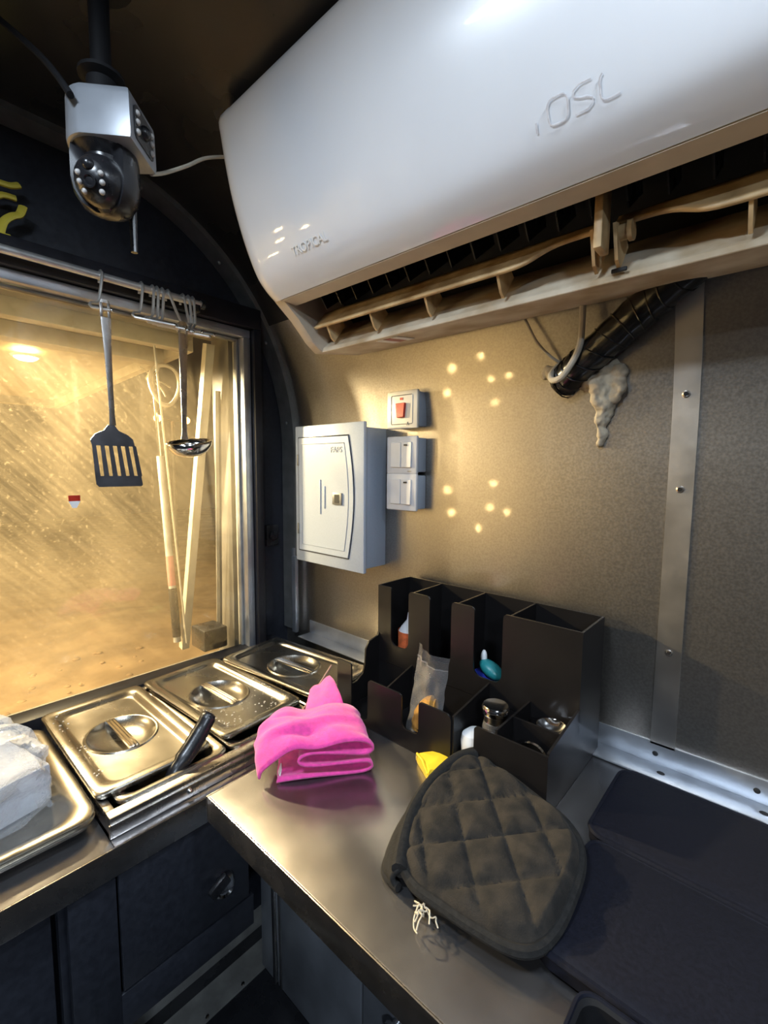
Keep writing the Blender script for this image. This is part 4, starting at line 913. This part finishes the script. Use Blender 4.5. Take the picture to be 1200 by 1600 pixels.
# ------------------------------------------------------------------ pink cloth
cl = thing('cleaning_cloth', (-0.54, 0.47, -0.475), 'folded bright pink microfibre cloth on the steel worktop', 'cloth')
O = V((-0.543, 0.387, -0.475)); d1 = V((.63, .78, 0)).normalized(); d2 = V((-.78, .63, 0)).normalized()
prof = catmull([(-.010, .0035, 0), (.03, .0035, 0), (.08, .004, 0), (.120, .005, 0), (.134, .012, 0), (.126, .023, 0), (.09, .022, 0), (.05, .021, 0), (.030, .025, 0), (.024, .034, 0), (.040, .042, 0), (.085, .039, 0), (.120, .038, 0), (.133, .046, 0), (.120, .056, 0), (.085, .062, 0), (.05, .056, 0), (.02, .058, 0), (-.008, .048, 0), (-.024, .032, 0), (-.026, .020, 0)], 5)
Ln = len(prof)
def clf(u, v):
    p = prof[min(Ln-1, int(round(u*(Ln-1))))]
    top = max(0, (u-0.45)/0.55)
    wv = (v-0.5)*(0.105+0.020*top)
    s = p.x; z = p.y
    shear = 0.18*top*(v)
    q = O + d1*(s+0.012*math.sin(3*v+4*u)*top - 0.02*v*top) + d2*(0.055+wv+0.010*top) + V((0, 0, z))
    q += V((0, 0, 1))*(0.010*noise.noise(V((u*8, v*5, 3)))*(0.2+top)) + V((0, 0, 0.014*top*math.sin(PI*v)))
    e = abs(v-0.5)*2
    q.z -= 0.010*top*e**3
    q += noise.noise_vector(V((u*9, v*6, 9)))*0.0055
    q.z = max(q.z, -0.4725); return q
MB().grid(clf, Ln, 24).build('folded_body', 'pink', cl, solid=0.0038, ang=80)
def tail(u, v):
    a = V((-0.600, 0.470, -0.432)).lerp(V((-0.560, 0.530, -0.422)), u); c = V((-0.672, 0.545, -0.430)).lerp(V((-0.650, 0.575, -0.405)), u)
    p = a.lerp(c, v); p.z += 0.012*math.sin(PI*v)*u + 0.004*noise.noise(V((u*3, v*3, 5))); return p
MB().grid(tail, 14, 14).build('loose_corner', 'pink', cl, solid=0.0038, ang=80)
MB().prism([(-0.567, 0.392, -0.474), (-0.552, 0.384, -0.474), (-0.556, 0.392, -0.462), (-0.568, 0.400, -0.460)], (0.001, 0.001, 0.0008)).build('care_label', 'white', cl)

# ------------------------------------------------------------------ yellow scoop
ys = thing('yellow_scoop', (-0.385, 0.555, -0.475), 'yellow plastic scoop peeking out behind the quilted mitt', 'scoop')
yp = catmull([V((-.384, .536, 0)), V((-.360, .556, 0)), V((-.360, .590, 0)), V((-.380, .602, 0)), V((-.402, .592, 0)), V((-.418, .574, 0)), V((-.426, .562, 0))], 5)
yc = V((-.385, .568, 0))
MB().rings([[(yc.lerp(p, k).x, yc.lerp(p, k).y, z) for p in yp] for k, z in ((0.97, -0.4745), (1.0, -0.470), (0.98, -0.462), (0.85, -0.456), (0.5, -0.453), (0.1, -0.452))], True, True).build('bowl', 'yellow', ys)
MB().tube([(-.426, .563, -.470), (-.424, .561, -.458), (-.405, .550, -.455), (-.386, .538, -.463)], [0.0016, 0.002, 0.002, 0.0016], 6).build('pouring_lip', 'yellow', ys)

# ------------------------------------------------------------------ quilted mitt
mo = thing('oven_mitt', (-0.24, 0.47, -0.475), 'faded black quilted oven mitt lying on the worktop', 'oven mitt')
outl = [(-.306, .378), (-.322, .405), (-.342, .450), (-.350, .515), (-.345, .562), (-.332, .580), (-.318, .586), (-.275, .578), (-.220, .562), (-.186, .552), (-.162, .532), (-.148, .500), (-.143, .452), (-.144, .415), (-.152, .390), (-.172, .376), (-.212, .370), (-.245, .368), (-.278, .367)]
ol = catmull([V((x, y, 0)) for x, y in outl]+[V((*outl[0], 0))], 6)[:-1]
NO = len(ol); cen = V((-.245, .470, 0))
def mz(x, y): return -0.4475 + 0.085*(y-0.37)*1.0 + 0.02*max(0, -0.25-x)      # gently tilted up towards the organizer
fa0, fa1 = V((-.346, .529, 0)), V((-.200, .375, 0)); fb0, fb1 = V((-.337, .445, 0)), V((-.233, .555, 0))
na = V((fa1.y-fa0.y, -(fa1.x-fa0.x), 0)).normalized(); nb = V((fb1.y-fb0.y, -(fb1.x-fb0.x), 0)).normalized()
def quilt(x, y):
    p = V((x, y, 0)); s = (p-fa0).dot(na)/0.0485; t_ = (p-fb0).dot(nb)/0.056
    return s, t_
def qh(x, y):
    s, t_ = quilt(x, y); a = abs(math.sin(PI*s)); c = abs(math.sin(PI*t_)); return (a*c)**0.5 if False else min(a, c)**0.45
rl = []
for k in [1.0, .985, .96, .93] + [0.9-0.9*i/38 for i in range(38)]:
    row = []
    for p in ol:
        q = cen.lerp(p, k); e = 1-k; rise = 0.007*min(1, e/0.08)**0.6
        row.append((q.x, q.y, mz(q.x, q.y)+rise+(0.0105*qh(q.x, q.y)*min(1, e/0.10))-0.006))
    rl.append(row)
und = [[(p.x, p.y, mz(p.x, p.y)-0.007) for p in ol], [(cen.lerp(p, .97).x, cen.lerp(p, .97).y, mz(p.x, p.y)-0.013) for p in ol], [(cen.lerp(p, .5).x, cen.lerp(p, .5).y, mz(*cen.lerp(p, .5).xy)-0.014) for p in ol]]
b = MB(); b.rings(und[::-1]+rl, True, True); b.build('quilted_body', 'mitt', mo, ang=80)
b = MB(); b.tube([(p.x, p.y, mz(p.x, p.y)-0.0055) for p in ol], 0.0062, 8, closed=True, flat=0.9); b.build('binding', 'hem', mo)
# stitched seams along the quilting
b = MB()
def inside(p):
    c = False; j = NO-1
    for i in range(NO):
        a, d = ol[i], ol[j]
        if (a.y > p.y) != (d.y > p.y) and p.x < (d.x-a.x)*(p.y-a.y)/(d.y-a.y)+a.x: c = not c
        j = i
    return c
for nrm_, o0, pitch, dirv in ((na, fa0, 0.0485, (fa1-fa0).normalized()), (nb, fb0, 0.056, (fb1-fb0).normalized())):
    for k in range(-6, 7):
        run = []
        for i in range(-60, 80):
            p = o0+nrm_*pitch*k+dirv*i*0.006
            if inside(cen+(p-cen)*1.08): run.append(V((p.x, p.y, mz(p.x, p.y)+0.0020)))
            elif run: break
        if len(run) > 2: b.tube(run, 0.0011, 5)
b.build('stitching', 'stitch', mo)
# open cuff at the left: a hem band and the lower layer sagging to the worktop
cuff = catmull([(-.300, .368, -.449), (-.318, .398, -.446), (-.338, .445, -.441), (-.347, .50, -.436), (-.344, .555, -.430), (-.330, .583, -.428)], 5)
b = MB(); b.tube(cuff, 0.0085, 10, flat=1.25); b.build('cuff_hem', 'hem', mo)
low = catmull([(-.300, .366, -.468), (-.325, .372, -.470), (-.340, .400, -.470), (-.352, .45, -.466), (-.354, .51, -.455), (-.346, .556, -.442)], 5)
up_ = [cuff[int(i*(len(cuff)-1)/(len(low)-1))] for i in range(len(low))]
b = MB(); b.grid(lambda u, v: up_[int(round(u*(len(low)-1)))].lerp(low[int(round(u*(len(low)-1)))], v)+V((-0.006*math.sin(PI*v), -0.004*math.sin(PI*v), 0)), len(low), 8); b.build('lower_layer', 'hem', mo, solid=0.006)
b = MB(); b.tube([V(p) for p in low], 0.005, 8); b.build('lower_hem', 'hem', mo)
b = MB(); rnd = random.Random(3)
for i in range(9):
    p = V((-.262+rnd.uniform(-.008, .006), .362, -.462)); pts = [p]
    for k in range(4): p = p+V((rnd.uniform(-.007, .007), rnd.uniform(-.009, .002), rnd.uniform(-.005, .004))); p.z = max(p.z, -.473); pts.append(p)
    b.tube(catmull(pts, 3), 0.0008, 5)
b.build('loose_threads', 'thread', mo)

# ------------------------------------------------------------------ rubber mats and black tray on the worktop
def mat_slab(x0, x1, y0, y1, z1, r, label, rot=0):
    m = thing('rubber_mat', (x0, (y0+y1)/2, -0.475), label, 'mat')
    rl = []; z0 = -0.4745
    for ins, z in ((0.004, z0), (0.0, z0+0.004), (0.0, z1-0.006), (0.002, z1-0.002), (0.006, z1)): rl.append([(x, y, z) for x, y in rrect(x0+ins, x1-ins, y0+ins, y1-ins, r, 6)])
    b = MB(); b.rings(rl, True, True); b.build('slab', 'rubber', m)
    b = MB(); b.tube([(x, y, z1-0.004) for x, y in rrect(x0+0.001, x1-0.001, y0+0.001, y1-0.001, r, 6)], 0.0035, 6, closed=True); b.build('piping', 'rubber', m)
mat_slab(-0.168, 0.75, 0.577, 0.742, -0.452, 0.020, 'thick black rubber mat against the aluminium wall angle')
mat_slab(-0.158, 0.75, 0.398, 0.571, -0.452, 0.018, 'thick black rubber mat partly under the oven mitt')
bt = thing('black_tray', (0.1, 0.35, -0.475), 'black plastic tray at the front edge of the worktop', 'tray')
rl = []
for ins, z in ((0.006, -0.4745), (0, -0.462), (0, -0.446), (0.003, -0.444), (0.006, -0.446), (0.008, -0.466), (0.012, -0.468)): rl.append([(x, y, z) for x, y in rrect(-0.108+ins, 0.30-ins, 0.304+ins, 0.383-ins, 0.014, 6)])
MB().rings(rl, True, True).build('shell', 'mattblack', bt)
b = MB(); b.tube([(x, y, -0.4445) for x, y in rrect(-0.107, 0.299, 0.305, 0.382, 0.014, 6)], 0.0022, 6, closed=True); b.build('rim', 'rubber', bt)
